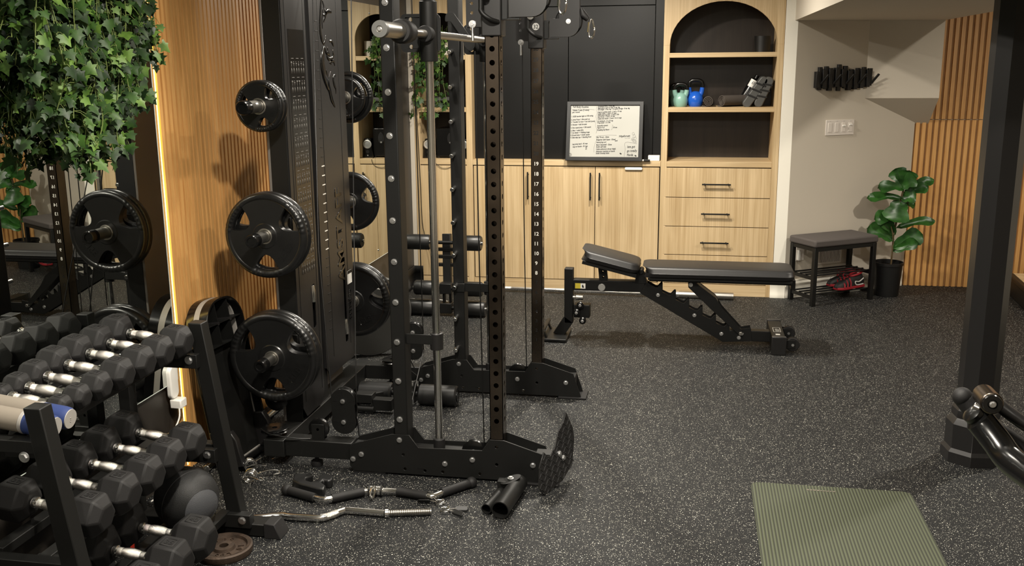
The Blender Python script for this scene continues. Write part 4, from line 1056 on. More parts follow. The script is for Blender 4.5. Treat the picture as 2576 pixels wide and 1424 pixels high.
def hexhead(s, x0, x1):
    """rubber hex head between x0 (inner) and x1 (outer), flat to flat s"""
    R = s / math.sqrt(3); h = x1 - x0
    rings = [(x0, 0.62), (x0 + h * 0.20, 1.0), (x1 - h * 0.24, 1.0), (x1, 0.60)]
    vs = [(x, R * k * math.cos(a), R * k * math.sin(a)) for x, k in rings for a in [PI / 3 * i for i in range(6)]]
    fs = [(r * 6 + i, r * 6 + (i + 1) % 6, r * 6 + 6 + (i + 1) % 6, r * 6 + 6 + i) for r in range(3) for i in range(6)]
    fs += [tuple(range(5, -1, -1)), tuple(range(18, 24))]
    return MB().add(vs, fs)
def dumbbell(s, mark):
    """hex dumbbell along local X, centre at the origin"""
    hl = 0.063; hh = s * 0.95; L = hl + hh
    t = bpy.data.objects.new('hex_dumbbell', None); COL.objects.link(t); t.empty_display_size = 0.1
    for sg in (-1, 1):
        hd = part(t, 'head', hexhead(s, hl, L).xf(Matrix.Diagonal((sg, 1, 1, 1))), 'rubber', 0.005, local=True)
        cx = sg * (hl + hh * 0.48); w, d = hh * 0.34, s * 0.17
        fr = MB().prism([(-w / 2, -d), (w / 2, -d), (w / 2, d), (-w / 2, d)], (cx, 0, s / 2 - 0.0003), (1, 0, 0), (0, 1, 0), (0, 0, 0.0016), [[(-w / 2 + .004, -d + .004), (-w / 2 + .004, d - .004), (w / 2 - .004, d - .004), (w / 2 - .004, -d + .004)]])
        fr.join(text_mb(mark, s * 0.22, (cx, -s * 0.08, s / 2), (1, 0, 0), (0, 1, 0), 0.0012, align='CENTER'))
        part(hd, 'weight_mark', fr, 'rubber', local=True, deg=180)
    r = 0.0135
    g = part(t, 'handle', MB().lathe([(r * 1.05, -hl - 0.01), (r * 1.05, -hl * 0.5), (r * 0.98, -hl * 0.48), (r * 1.22, -hl * 0.3), (r * 1.32, 0), (r * 1.22, hl * 0.3), (r * 0.98, hl * 0.48), (r * 1.05, hl * 0.5), (r * 1.05, hl + 0.01)], (0, 0, 0), (1, 0, 0), 26), 'knurl', local=True)
    col = MB()
    for sg in (-1, 1): col.lathe([(r, 0), (r * 1.35, 0.002), (r * 1.35, 0.012), (r * 1.05, 0.015)], (sg * (hl - 0.002), 0, 0), (-sg, 0, 0), 26)
    part(t, 'collar', col, 'chrome', local=True)
    return t
TILT = math.radians(7)
def put(t, label, x, y, z, tilt=TILT, group=None, rz=0.0):
    t.location = (x, y, z); t.rotation_euler = (0, tilt, rz)
    return tag(t, label, 'dumbbell', group)
top = [(2.945, 0.105, '20'), (2.827, 0.101, '17'), (2.711, 0.100, '15'), (2.598, 0.095, '12'), (2.497, 0.083, '10'), (2.411, 0.072, '8'), (2.335, 0.064, '5')]
lab_t = ['largest hex dumbbell on the top tier, against the bolted end upright', 'second hex dumbbell on the top tier from the bolted end upright', 'third hex dumbbell on the top tier from the bolted end upright',
         'middle hex dumbbell of the seven on the top tier', 'third hex dumbbell on the top tier from the blue capped weights', 'second hex dumbbell on the top tier from the blue capped weights', 'smallest hex dumbbell on the top tier, touching a blue capped weight']
for (y, s, mk), l in zip(top, lab_t): put(dumbbell(s, mk), l, -1.822, y, 0.698 + s / 2, group='hex dumbbells on the top tier')
mid = [(2.885, 0.118, '30'), (2.748, 0.117, '25'), (2.612, 0.117, '25'), (2.476, 0.116, '25'), (2.330, 0.116, '20')]
lab_m = ['hex dumbbell on the middle tier right above the medicine ball, against the end upright', 'second hex dumbbell on the middle tier from the bolted end upright', 'middle hex dumbbell of the five on the middle tier',
         'fourth hex dumbbell on the middle tier, partly behind the near upright', 'hex dumbbell on the middle tier seen inside the near end frame']
for (y, s, mk), l in zip(mid, lab_m): put(dumbbell(s, mk), l, -1.785, y, 0.354 + s / 2, group='hex dumbbells on the middle tier')
bot = [(2.665, 0.132, '40'), (2.510, 0.132, '35'), (2.355, 0.132, '35')]
lab_b = ['hex dumbbell on the bottom tier in front of the medicine ball', 'middle hex dumbbell of the three on the bottom tier', 'hex dumbbell on the bottom tier lowest at the picture edge']
for (y, s, mk), l in zip(bot, lab_b): put(dumbbell(s, mk), l, -1.668, y, 0.110 + s / 2, group='hex dumbbells on the bottom tier')
# two soft hand weights with blue ends
for i, (y, l) in enumerate(((2.270, 'taupe foam hand weight with blue cap, next to the hex dumbbells'), (2.205, 'taupe foam hand weight with blue cap, over the near rack upright'))):
    t = thing('hand_weight', l, 'hand weight', (-1.80, y, 0.728)); t.rotation_euler = (0, TILT, 0.0)
    r = 0.031
    part(t, 'grip', MB().lathe([(0, -0.17), (r, -0.17), (r, 0.055), (r * 0.98, 0.06)], (0, 0, 0), (1, 0, 0), 28), 'greyfoam', local=True)
    part(t, 'band', MB().lathe([(r, 0.054), (r * 1.06, 0.056), (r * 1.06, 0.064), (r, 0.066)], (0, 0, 0), (1, 0, 0), 28), 'greyplastic', local=True)
    part(t, 'end_sleeve', MB().lathe([(r * 0.9, 0.06), (r * 1.03, 0.066), (r * 1.03, 0.130), (r * 0.98, 0.142), (r * 0.9, 0.147)], (0, 0, 0), (1, 0, 0), 28), 'blue', local=True)
    part(t, 'end_cap', MB().lathe([(r * 0.9, 0.145), (r * 0.86, 0.149), (0, 0.149)], (0, 0, 0), (1, 0, 0), 28).join(text_mb('3', 0.018, (0.1495, -0.005, -0.008), (0, 1, 0), (0, 0, 1), 0.0006)), 'greyplastic', local=True)
    t['group'] = 'foam hand weights'

# ---- medicine ball inside the rack
R = 0.108; bc = V((-1.675, 2.868, 0.110 + 0.087))
t = thing('medicine_ball', 'black and grey medicine ball with side grips resting on the lowest rack rails', 'ball', (bc.x, bc.y, bc.z - R))
axb = V((0.86, -0.45, -0.12)).normalized()
prof = [(R * math.sin(PI * i / 24), -R * math.cos(PI * i / 24)) for i in range(25)]
part(t, 'body', MB().lathe([(0 if i == 0 else r, h) for i, (r, h) in enumerate(prof[:20])], bc, axb, 40), 'ballblack')
part(t, 'end_panel', MB().lathe([(prof[19][0], prof[19][1])] + [(0 if i == 24 else r * 0.985, h * 0.992) for i, (r, h) in enumerate(prof) if i >= 19], bc, axb, 40), 'ballgrey', label='mid grey textured panel')
sm = MB()
for k in (7, 13): sm.lathe([(prof[k][0] * 1.0 - 0.002, -0.003), (prof[k][0] + 0.0015, 0), (prof[k][0] * 1.0 - 0.002, 0.003)], bc + axb * prof[k][1], axb, 40)
part(t, 'seam', sm, 'rubber')
gp = bc + V((-0.02, 0.03, 0.0))
part(t, 'grip_flap', MB().lathe([(0, R * 1.012), (R * 0.22, R * 0.99), (R * 0.40, R * 0.925), (R * 0.42, R * 0.90)], bc, (-0.25, 0.1, 1), 6), 'rubber', deg=20)
part(t, 'valve', MB().cyl(bc + V((0.06, -0.02, 1)).normalized() * (R - 0.002), bc + V((0.06, -0.02, 1)).normalized() * (R + 0.0015), 0.006), 'dark')
# rusty iron plate on the floor at the rack foot
c = V((-1.60, 2.862, 0.0)); c = V((-1.545, 2.905, 0)) if False else V((-1.555, 2.875, 0))
t = thing('iron_plate', 'worn rusty iron plate lying flat on the floor at the rack foot', 'weight plate', c)
Rp = 0.098
part(t, 'disc', MB().lathe([(0.016, 0.002), (Rp * 0.97, 0.0), (Rp, 0.006), (Rp, 0.024), (Rp * 0.94, 0.028), (Rp * 0.82, 0.026), (Rp * 0.78, 0.016), (Rp * 0.40, 0.016), (Rp * 0.36, 0.026), (0.016, 0.026), (0.016, 0.002)], c, n=44), 'rust')
tx = MB()
for k, chx in enumerate('10 LBS  10 LBS  '):
    a = -2 * PI * k / 16 + 0.4
    if chx != ' ': tx.join(text_mb(chx, 0.03, c + V((math.cos(a) * Rp * 0.48, math.sin(a) * Rp * 0.48, 0.0155)), (math.sin(a), -math.cos(a), 0), (math.cos(a), math.sin(a), 0), 0.004, align='CENTER'))
part(t, 'cast_lettering', tx, 'rust', deg=180)
# little red tagged box edge behind the dumbbells
t = thing('product_tag', 'small red and black tag standing behind the bottom dumbbells', 'tag', (-1.80, 2.80, 0))
part(t, 'card', MB().box(-1.83, -1.826, 2.74, 2.79, 0, 0.10), 'dark', 0.001)
part(t, 'red_patch', MB().box(-1.826, -1.8255, 2.742, 2.766, 0.05, 0.095), 'redtag')

# ---- step platform standing on end behind the rack
t = thing('step_platform', 'black step platform with grey stripe standing on end behind the rack', 'step', (-1.845, 3.60, 0))
th_, wd_, hh_ = 0.10, 0.27, 0.70
Rl = Matrix.Translation((-1.845, 3.655, 0.014)) @ Matrix.Rotation(math.radians(-6), 4, 'Z') @ Matrix.Rotation(math.radians(-9), 4, 'Y')
def stp(name, mb, m, bev=0.0): return part(t, name, mb.xf(Rl), m, bev)
def outl_(g):
    r = 0.115 - g; w = wd_ / 2 - g; h = hh_ - g
    return [(-w, g), (w, g)] + [(w - r + r * math.cos(PI / 2 * i / 12), h - r + r * math.sin(PI / 2 * i / 12)) for i in range(13)] + [(-w + r - r * math.sin(PI / 2 * i / 12), h - r + r * math.cos(PI / 2 * i / 12)) for i in range(13)]
def band(x0, x1, g0, g1): return MB().prism(outl_(g0), (x0, 0, 0), (0, 1, 0), (0, 0, 1), (x1 - x0, 0, 0), [outl_(g1)])
stp('side_wall', band(-th_ / 2, -0.016, 0.0, 0.012), 'gloss', 0.001)
stp('stripe', band(-0.016, 0.010, 0.0006, 0.012), 'greyplastic', 0.0)
stp('side_wall', band(0.010, th_ / 2, 0.0, 0.008), 'gloss', 0.001)
stp('deck', MB().prism(outl_(0.001), (-th_ / 2 - 0.004, 0, 0), (0, 1, 0), (0, 0, 1), (0.008, 0, 0)), 'rubber', 0.002)
rb_ = MB()
for y in (-0.045, 0.045): rb_.box(-th_ / 2 + 0.006, th_ / 2 - 0.008, y - 0.0018, y + 0.0018, hh_ - 0.19, hh_ - 0.012)
for z in (hh_ - 0.19, hh_ - 0.10): rb_.box(-th_ / 2 + 0.006, th_ / 2 - 0.008, -wd_ / 2 + 0.012, wd_ / 2 - 0.012, z - 0.0018, z + 0.0018)
stp('rib', rb_, 'metal')
bs_ = MB()
for y in (-0.045, 0.045): bs_.cyl((-th_ / 2 + 0.01, y, hh_ - 0.10), (th_ / 2 - 0.006, y, hh_ - 0.10), 0.008, n=12)
stp('screw_boss', bs_, 'metal2')
stp('cover_panel', MB().box(0.0, 0.006, -wd_ / 2 + 0.009, wd_ / 2 - 0.009, 0.012, hh_ - 0.195), 'metal', 0.001)
for y in (-wd_ / 2 - 0.006, wd_ / 2 - 0.024):
    stp('riser_foot', MB().prism([(-th_ / 2, -0.004), (th_ / 2 + 0.03, 0.006), (th_ / 2 + 0.022, 0.12), (th_ / 2 + 0.002, 0.16), (-th_ / 2, 0.16)], (0, y, 0), (1, 0, 0), (0, 0, 1), (0, 0.03, 0)), 'metal2', 0.004)
# chrome bar on the floor beside the slat wall
t = thing('curl_bar', 'straight chrome bar lying on the floor along the slat wall', 'bar', (-1.96, 3.9, 0))
part(t, 'shaft', MB().cyl((-1.945, 3.50, 0.0155), (-1.955, 4.42, 0.0155), 0.0145, n=20), 'chrome', 0.001)
part(t, 'shaft_end', MB().cyl((-1.955, 4.38, 0.0255), (-1.956, 4.50, 0.0255), 0.0245, n=24), 'brushed', 0.001)
# white puck and adapter plugged in at the LED strip, with cord
pz = at(432, 965, X=-2.02)
t = thing('smart_plug', 'white oval plug-in device glowing beside the LED strip', 'plug', (-2.03, 3.445, 0.36))
part(t, 'puck', MB().prism(rrect(-0.030, 0.030, -0.068, 0.068, 0.026, 7), (-2.038, 3.437, 0.412), (0, 1, 0), (0, 0, 1), (0.022, 0, 0)), 'whitep', 0.005)
part(t, 'adapter', MB().box(-2.034, -1.985, 3.415, 3.465, 0.305, 0.343), 'whitep', 0.005)
part(t, 'cord', MB().tube(smooth([(-1.995, 3.418, 0.312), (-1.99, 3.40, 0.27), (-2.005, 3.35, 0.2), (-2.00, 3.33, 0.12), (-2.02, 3.30, 0.004), (-2.02, 3.2, 0.004)], 5), 0.0032, 7), 'whitep')

# ================================================================== HANGING IVY before the mirror
t = thing('hanging_ivy', 'big artificial ivy garland hanging before the large mirror', 'plant', (-1.92, 2.9, 2.38))
part(t, 'wire_basket', MB().tube([(-1.92 + 0.09 * math.cos(a * PI / 12), 2.89 + 0.44 * math.sin(a * PI / 12), 2.30) for a in range(24)], 0.004, 6, closed=True).tube([(-1.92, 2.45, 2.30), (-1.92, 2.89, CEIL), (-1.92, 3.33, 2.30)], 0.003, 6), 'metal')
st, G1, G2, G3 = MB(), MB(), MB(), MB()
def zbot(y):
    pts = [(2.42, 1.90), (2.55, 1.80), (2.66, 1.60), (2.74, 1.42), (2.84, 1.34), (2.96, 1.36), (3.08, 1.48), (3.20, 1.60), (3.30, 1.71), (3.38, 1.80)]
    for (a, za), (b, zb) in zip(pts, pts[1:]):
        if a <= y <= b: return za + (zb - za) * (y - a) / (b - a)
    return 1.8
random.seed(11)
for k in range(230):
    y = random.uniform(2.42, 3.25); x = -1.93 + random.uniform(-0.08, 0.09)
    zb = zbot(y) + random.choice((0, 0.02, 0.06, 0.15, 0.3, 0.42, 0.5)) * random.uniform(0.5, 1.1)
    pts = [(x, y, 2.30)]
    zz = 2.30
    while zz > zb + 0.08:
        zz -= 0.16; pts.append((x + random.uniform(-.03, .03), y + random.uniform(-.03, .03), max(zz, zb)))
    strand(st, [G1, G1, G1, G2, G3], pts, 0.041, 0.026, (0.9, -0.7, 0.2))
part(t, 'vine', st, 'ivystem'); part(t, 'foliage', G1, 'ivy', deg=180); part(t, 'foliage', G2, 'ivyl', deg=180, label='lighter green leaves'); part(t, 'foliage', G3, 'ivyd', deg=180)
# ================================================================== WEIGHT BENCH
bn = thing('weight_bench', 'adjustable black weight bench with raised head pad before the cabinets', 'bench', (-0.05, 5.77, 0))
YC = 5.78
def bb(p0, p1, w, h): return MB().beam((p0[0], YC, p0[1]), (p1[0], YC, p1[1]), w, h, (0, 1, 0))
part(bn, 'post', MB().box(-0.732, -0.678, YC - 0.03, YC + 0.03, 0.095, 0.438), 'metal', 0.004)
part(bn, 'post', MB().hexa([(-0.732, YC - 0.03, 0.14), (-0.678, YC - 0.03, 0.10), (-0.678, YC + 0.03, 0.10), (-0.732, YC + 0.03, 0.14), (-0.80, YC - 0.03, 0.03), (-0.735, YC - 0.03, 0.012), (-0.735, YC + 0.03, 0.012), (-0.80, YC + 0.03, 0.03)]), 'metal', 0.002)
part(bn, 'post_socket', MB().box(-0.727, -0.683, YC - 0.025, YC + 0.025, 0.436, 0.4385), 'dark')
part(bn, 'front_foot', MB().box(-0.855, -0.705, YC - 0.14, YC + 0.14, 0.003, 0.022), 'metal', 0.004)
fh = MB().beam((-0.83, YC - 0.10, 0.02), (-0.855, YC - 0.10, 0.075), 0.012, 0.03, (0, 1, 0)).beam((-0.83, YC + 0.10, 0.02), (-0.855, YC + 0.10, 0.075), 0.012, 0.03, (0, 1, 0)).cyl((-0.85, YC - 0.13, 0.07), (-0.85, YC + 0.13, 0.07), 0.013)
part(bn, 'foot_handle', fh, 'metal', 0.001)
part(bn, 'bolt', bolt_mb((-0.85, YC - 0.13, 0.07), (0, -1, 0), 0.009), 'bolt')
part(bn, 'main_arm', MB().box(-0.678, -0.245, YC - 0.032, YC + 0.032, 0.305, 0.372), 'metal', 0.004)
st_ = part(bn, 'warning_sticker', MB().box(-0.665, -0.632, YC - 0.0335, YC - 0.032, 0.318, 0.350), 'yellow', label='yellow and white warning sticker')
part(st_, 'white_half', MB().box(-0.632, -0.602, YC - 0.0335, YC - 0.032, 0.318, 0.350), 'whitep')
part(st_, 'figure', MB().prism([(-0.622, 0.324), (-0.610, 0.324), (-0.614, 0.335), (-0.618, 0.345), (-0.623, 0.336)], (0, YC - 0.0336, 0), (1, 0, 0), (0, 0, 1), (0, -0.0004, 0)), 'dark')
part(bn, 'round_boss', MB().cyl((-0.503, YC - 0.03, 0.331), (-0.503, YC - 0.042, 0.331), 0.0215, n=26), 'silver', 0.001)
# diagonal ladder with catch teeth
dx0, dz0, dx1, dz1 = -0.255, 0.335, 0.235, 0.062
part(bn, 'diagonal_beam', bb((dx0, dz0), (dx1 + 0.02, dz1 - 0.01), 0.06, 0.06), 'metal', 0.003)
lad = MB()
D = V((dx1 - dx0, dz1 - dz0)).normalized(); N_ = V((-D.y, D.x))
for s in (-1, 1):
    lo = [(dx0, dz0)]
    poly = [V((dx0, dz0)) - N_ * 0.038]; top_ = []
    L = (V((dx1, dz1)) - V((dx0, dz0))).length
    for k in range(6):
        a = 0.06 + k * 0.092
        base = V((dx0, dz0)) + D * a + N_ * 0.040
        top_ += [base, base + D * 0.012 + N_ * 0.005, base + D * 0.018 + N_ * 0.034, base + D * 0.026 + N_ * 0.038, base + D * 0.032 + N_ * 0.030, base + D * 0.052 - N_ * 0.004]
    poly2 = [V((dx0, dz0)) - N_ * 0.037, V((dx0, dz0)) + N_ * 0.040] + top_ + [V((0.385, 0.112)), V((0.395, 0.030)), V((dx1 - 0.01, 0.018))]
    part(bn, 'ladder_plate', MB().prism([(p[0], p[1]) for p in poly2], (0, YC + s * 0.033 - 0.002, 0), (1, 0, 0), (0, 0, 1), (0, 0.004, 0)), 'metal', 0.001)
for x, z in ((-0.165, 0.295), (0.053, 0.178), (0.215, 0.070), (0.318, 0.050), (0.333, 0.076)):
    part(bn, 'bolt', bolt_mb((x, YC - 0.037, z), (0, -1, 0), 0.0085), 'bolt')
part(bn, 'base_rail', MB().box(0.22, 0.52, YC - 0.03, YC + 0.03, 0.028, 0.092), 'metal', 0.003)
rf = part(bn, 'rear_foot', MB().box(0.497, 0.572, 5.585, 5.975, 0.012, 0.105), 'metal', 0.004)
part(rf, 'end_cap', MB().box(0.494, 0.576, 5.572, 5.60, 0.0, 0.110), 'metal2', 0.004)
part(rf, 'end_cap', MB().box(0.494, 0.576, 5.965, 5.985, 0.0, 0.110), 'metal2', 0.004)
nb_ = part(rf, 'brand_badge', MB().prism(rrect(0.512, 0.556, 5.70, 5.80, 0.006), (0, 0, 0.105), (1, 0, 0), (0, 1, 0), (0, 0, 0.0012), [rrect(0.516, 0.552, 5.704, 5.796, 0.004)]), 'silver')
part(rf, 'badge_lettering', text_mb('REP', 0.034, (0.548, 5.712, 0.1062), (0, 1, 0), (-1, 0, 0), 0.0006), 'silver', deg=180)
part(rf, 'sticker', MB().box(0.52, 0.545, 5.635, 5.66, 0.105, 0.1056), 'whitep')
for y in (5.645, 5.90):
    wl = part(bn, 'transport_wheel', MB().lathe([(0.008, -0.02), (0.036, -0.02), (0.04, -0.015), (0.04, 0.015), (0.036, 0.02), (0.008, 0.02)], (0.617, y, 0.052), (0, 1, 0), 28), 'rubber')
    part(wl, 'wheel_bolt', bolt_mb((0.617, y - 0.021, 0.052), (0, -1, 0), 0.009), 'bolt')
    part(bn, 'wheel_bracket', MB().box(0.57, 0.63, y - 0.026, y - 0.021, 0.03, 0.08).box(0.57, 0.63, y + 0.021, y + 0.026, 0.03, 0.08), 'metal', 0.001)
# pads
def pad_mb(x0, x1, y0, y1, h, r):
    mb = MB(); rings = []
    lv = [(-0.012, 0.0), (0.0, 0.012), (0.0, h * 0.42), (0.003, h * 0.45), (0.0, h * 0.48), (-0.002, h * 0.80), (-0.010, h * 0.95), (-0.022, h), ]
    base = None; vs = []; fs = []; n = 0
    for g, z in lv:
        rr = rrect(x0 - g, x1 + g, y0 - g, y1 + g, max(0.004, r + g), 6) if False else rrect(x0 - g * -1, x1 + g, y0 - g, y1 + g, max(0.004, r), 6)
        n = len(rr); vs += [(p[0], p[1], z) for p in rr]
    m = len(lv)
    for k in range(m - 1):
        for i in range(n): fs.append((k * n + i, k * n + (i + 1) % n, (k + 1) * n + (i + 1) % n, (k + 1) * n + i))
    fs += [tuple(range(n - 1, -1, -1)), tuple(range((m - 1) * n, m * n))]
    return MB().add(vs, fs)
part(bn, 'back_pad', pad_mb(-0.236, 0.612, 5.635, 5.925, 0.062, 0.05).xf(Matrix.Translation((0, 0, 0.418))), 'leather', 0.0, deg=60)
part(bn, 'pad_board', MB().box(-0.225, 0.60, 5.65, 5.91, 0.404, 0.420), 'metal', 0.002)
part(bn, 'pad_beam', MB().box(-0.22, 0.605, YC - 0.03, YC + 0.03, 0.375, 0.405), 'metal', 0.003)
part(bn, 'pad_end_hook', MB().box(0.60, 0.625, YC - 0.05, YC + 0.05, 0.355, 0.41), 'metal', 0.002)
hm = Matrix.Translation((-0.285, 0, 0.432)) @ Matrix.Rotation(math.radians(13.5), 4, 'Y')
part(bn, 'seat_pad', pad_mb(-0.335, 0.0, 5.635, 5.925, 0.062, 0.05).xf(hm), 'leather', 0.0, deg=60)
part(bn, 'seat_board', MB().box(-0.335, -0.005, 5.65, 5.91, -0.02, 0.002).xf(hm), 'metal', 0.002)
sb_ = [(0.0, 0.0), (0.05, 0.0), (0.045, 0.05), (0.04, 0.105), (-0.012, 0.118), (-0.004, 0.05)]
for y in (YC - 0.024, YC + 0.018): part(bn, 'seat_bracket', MB().prism(sb_, (-0.52, y, 0.368), (1, 0, 0), (0, 0, 1), (0, 0.006, 0), [circ(0.024, 0.022, 0.007, 12), circ(0.02, 0.055, 0.007, 12)]), 'metal', 0.001)
part(bn, 'hinge_bracket', MB().prism([(0.0, 0), (0.075, 0), (0.055, 0.06), (0.03, 0.085), (0.012, 0.08), (0.005, 0.05)], (-0.305, YC - 0.034, 0.36), (1, 0, 0), (0, 0, 1), (0, 0.068, 0)), 'metal', 0.002)
part(bn, 'hinge_pin', MB().cyl((-0.268, YC - 0.05, 0.435), (-0.268, YC + 0.05, 0.435), 0.014), 'metal', 0.002)
# strut from the pad to the ladder
for s in (-1, 1):
    part(bn, 'strut', MB().prism([(0.008, 0.405), (0.058, 0.405), (0.06, 0.375), (0.175, 0.29), (0.215, 0.225), (0.345, 0.085), (0.315, 0.072), (0.155, 0.215), (0.012, 0.35)], (0, YC + s * 0.048 - 0.002, 0), (1, 0, 0), (0, 0, 1), (0, 0.004, 0)), 'metal', 0.001)
part(bn, 'strut_web', MB().prism([(0.06, 0.372), (0.175, 0.288), (0.19, 0.26), (0.16, 0.272), (0.06, 0.345)], (0, YC - 0.048, 0), (1, 0, 0), (0, 0, 1), (0, 0.096, 0)), 'metal', 0.001)
part(bn, 'bolt', bolt_mb((0.026, YC - 0.05, 0.366), (0, -1, 0), 0.009), 'bolt')
part(bn, 'strut_pin', MB().cyl((0.325, YC - 0.07, 0.082), (0.325, YC + 0.07, 0.082), 0.011), 'brushed', 0.002)
# roller carriage behind the post with its knobs
part(bn, 'roller_block', MB().box(-0.672, -0.575, YC - 0.035, YC + 0.04, 0.135, 0.215), 'metal', 0.004)
for x, z in ((-0.652, 0.175), (-0.615, 0.125), (-0.63, 0.222)):
    part(bn, 'knob', MB().lathe([(0, 0.045), (0.012, 0.045), (0.013, 0.04), (0.022, 0.036), (0.022, 0.02), (0.01, 0.015), (0.01, 0)], (x, YC - 0.03, z), (0, -1, 0), 22), 'gloss')
    part(bn, 'knob_bolt', bolt_mb((x, YC - 0.074, z), (0, -1, 0), 0.007), 'bolt')
part(bn, 'adjust_pin', MB().cyl((-0.66, YC - 0.03, 0.262), (-0.615, YC - 0.03, 0.262), 0.016, n=20).cyl((-0.68, YC - 0.03, 0.262), (-0.66, YC - 0.03, 0.262), 0.009, n=16), 'chrome', 0.002)

# ================================================================== BARBELL along the cabinets
t = thing('barbell', 'long chrome barbell lying on the floor along the cabinet toe boards', 'barbell', (-0.6, 6.95, 0))
yb0, yb1 = 6.93, 6.90
def B(x): return V((x, 6.945 - 0.03 * (x + 1.4) / 1.7, 0.0265))
part(t, 'shaft', MB().cyl(B(-1.74), B(-0.06), 0.0145, n=20), 'chrome')
for a, b in ((-1.52, -1.28), (-0.95, -0.81), (-0.58, -0.33)):
    part(t, 'knurled_grip', MB().cyl(B(a), B(b), 0.0150, n=20), 'knurl')
for a, b in ((-0.06, 0.332), (-1.74, -2.0)):
    part(t, 'sleeve', MB().cyl(B(a), B(b), 0.0252, n=26), 'brushed', 0.001)
    part(t, 'collar', MB().cyl(B(a - 0.012), B(a + 0.012), 0.033 * 0.8, n=26), 'chrome', 0.002)

# ================================================================== SHOE BENCH, SHOES, PLANT, WALL THINGS
FL, BL, FR = V((0.861, 6.80, 0)), V((0.700, 6.975, 0)), V((1.286, 7.075, 0))
ux = (FR - FL).normalized(); uy = V((-ux.y, ux.x, 0)); LN = (FR - FL).length; DP = 0.235
sbn = thing('shoe_bench', 'small shoe bench with grey cushion and black legs by the alcove wall', 'bench', FL, math.atan2(ux.y, ux.x))
lg = 0.03
for x in (0, LN):
    for y in (0, DP):
        part(sbn, 'leg', MB().box(x - lg / 2, x + lg / 2, y - lg / 2, y + lg / 2, 0, 0.412), 'metal', 0.002, local=True)
def lb(*a): return MB().box(*a)
part(sbn, 'seat_rail', lb(0, LN, -0.012, 0.012, 0.385, 0.412).box(0, LN, DP - 0.012, DP + 0.012, 0.385, 0.412).box(-0.012, 0.012, 0, DP, 0.385, 0.412).box(LN - 0.012, LN + 0.012, 0, DP, 0.385, 0.412), 'metal', 0.001, local=True)
for z in (0.205, 0.072):
    s = lb(-0.008, 0.008, 0, DP, z - 0.022, z).box(LN - 0.008, LN + 0.008, 0, DP, z - 0.022, z)
    for k in range(4): s.cyl((0, 0.03 + k * 0.058, z + 0.004), (LN, 0.03 + k * 0.058, z + 0.004), 0.006, n=10)
    part(sbn, 'shelf_rack', s, 'metal', 0.0, local=True)
part(sbn, 'cushion', MB().box(-0.022, LN + 0.022, -0.022, DP + 0.022, 0.413, 0.464), 'seatfab', 0.012, local=True)
def shoe(label, lx, ly, rz):
    t = thing('running_shoe', label, 'shoe', FL + ux * lx + uy * ly + V((0, 0, 0.0825)), math.atan2(ux.y, ux.x) + rz)
    secs = [(-0.125, 0.03, 0.055, 0.0), (-0.11, 0.036, 0.085, 0.0), (-0.07, 0.036, 0.085, 0.0), (-0.03, 0.036, 0.08, 0.0), (0.02, 0.040, 0.062, 0), (0.07, 0.043, 0.048, 0), (0.11, 0.038, 0.036, 0), (0.135, 0.02, 0.022, 0)]
    vs = []; fs = []; n = 12
    for x, w, h, _ in secs:
        for k in range(n):
            a = 2 * PI * k / n
            vs.append((x, w * math.cos(a) * (1 if math.sin(a) < 0 else 0.82), 0.018 + max(0, math.sin(a)) ** 0.8 * h if math.sin(a) > 0 else 0.018))
    for i in range(len(secs) - 1):
        for k in range(n): fs.append((i * n + k, i * n + (k + 1) % n, (i + 1) * n + (k + 1) % n, (i + 1) * n + k))
    fs += [tuple(range(n - 1, -1, -1)), tuple(range((len(secs) - 1) * n, len(secs) * n))]
    part(t, 'upper', MB().add(vs, fs), 'shoeblack', local=True, deg=70)
    sole = [(x, w * 1.08) for x, w, h, _ in secs] + [(x, -w * 1.08) for x, w, h, _ in reversed(secs)]
    part(t, 'sole', MB().prism(sole, (0, 0, 0.004), (1, 0, 0), (0, 1, 0), (0, 0, 0.018)), 'red', 0.004, local=True)
    part(t, 'collar', MB().tube([(-0.06 + 0.055 * math.cos(a * PI / 8), 0.024 * math.sin(a * PI / 8), 0.102 - 0.012 * math.cos(a * PI / 8)) for a in range(16)], 0.008, 8, closed=True), 'red', local=True)
    sp_, wh = MB(), MB()
    for sgn in (-1, 1):
        for k in range(3): sp_.tube(smooth([(0.015 + 0.03 * k, sgn * 0.012, 0.078 - 0.012 * k), (0.02 + 0.03 * k, sgn * 0.033, 0.052 - 0.006 * k), (0.03 + 0.03 * k, sgn * 0.043, 0.022)], 3), 0.005, 6)
        wh.tube(smooth([(-0.105, sgn * 0.033, 0.07), (-0.06, sgn * 0.036, 0.05), (-0.02, sgn * 0.038, 0.055), (-0.03, sgn * 0.040, 0.03), (-0.10, sgn * 0.038, 0.03)], 3), 0.004, 6)
    part(t, 'side_stripe', sp_, 'red', local=True); part(t, 'side_overlay', wh, 'shoewhite', local=True)
    part(t, 'laces', MB().tube(smooth([(0.0, 0.015, 0.10), (0.02, -0.015, 0.095), (0.03, 0.015, 0.088), (0.045, -0.014, 0.08), (0.06, 0.012, 0.073), (0.03, -0.03, 0.10), (-0.01, -0.02, 0.118), (0.01, 0.02, 0.12)], 4), 0.0025, 6), 'red', local=True)
    return t
shoe('red and black running shoe in front on the lower shoe bench rack', 0.36, 0.055, PI + 0.12)
shoe('red and black running shoe behind its pair on the shoe bench rack', 0.40, 0.165, PI + 0.05)

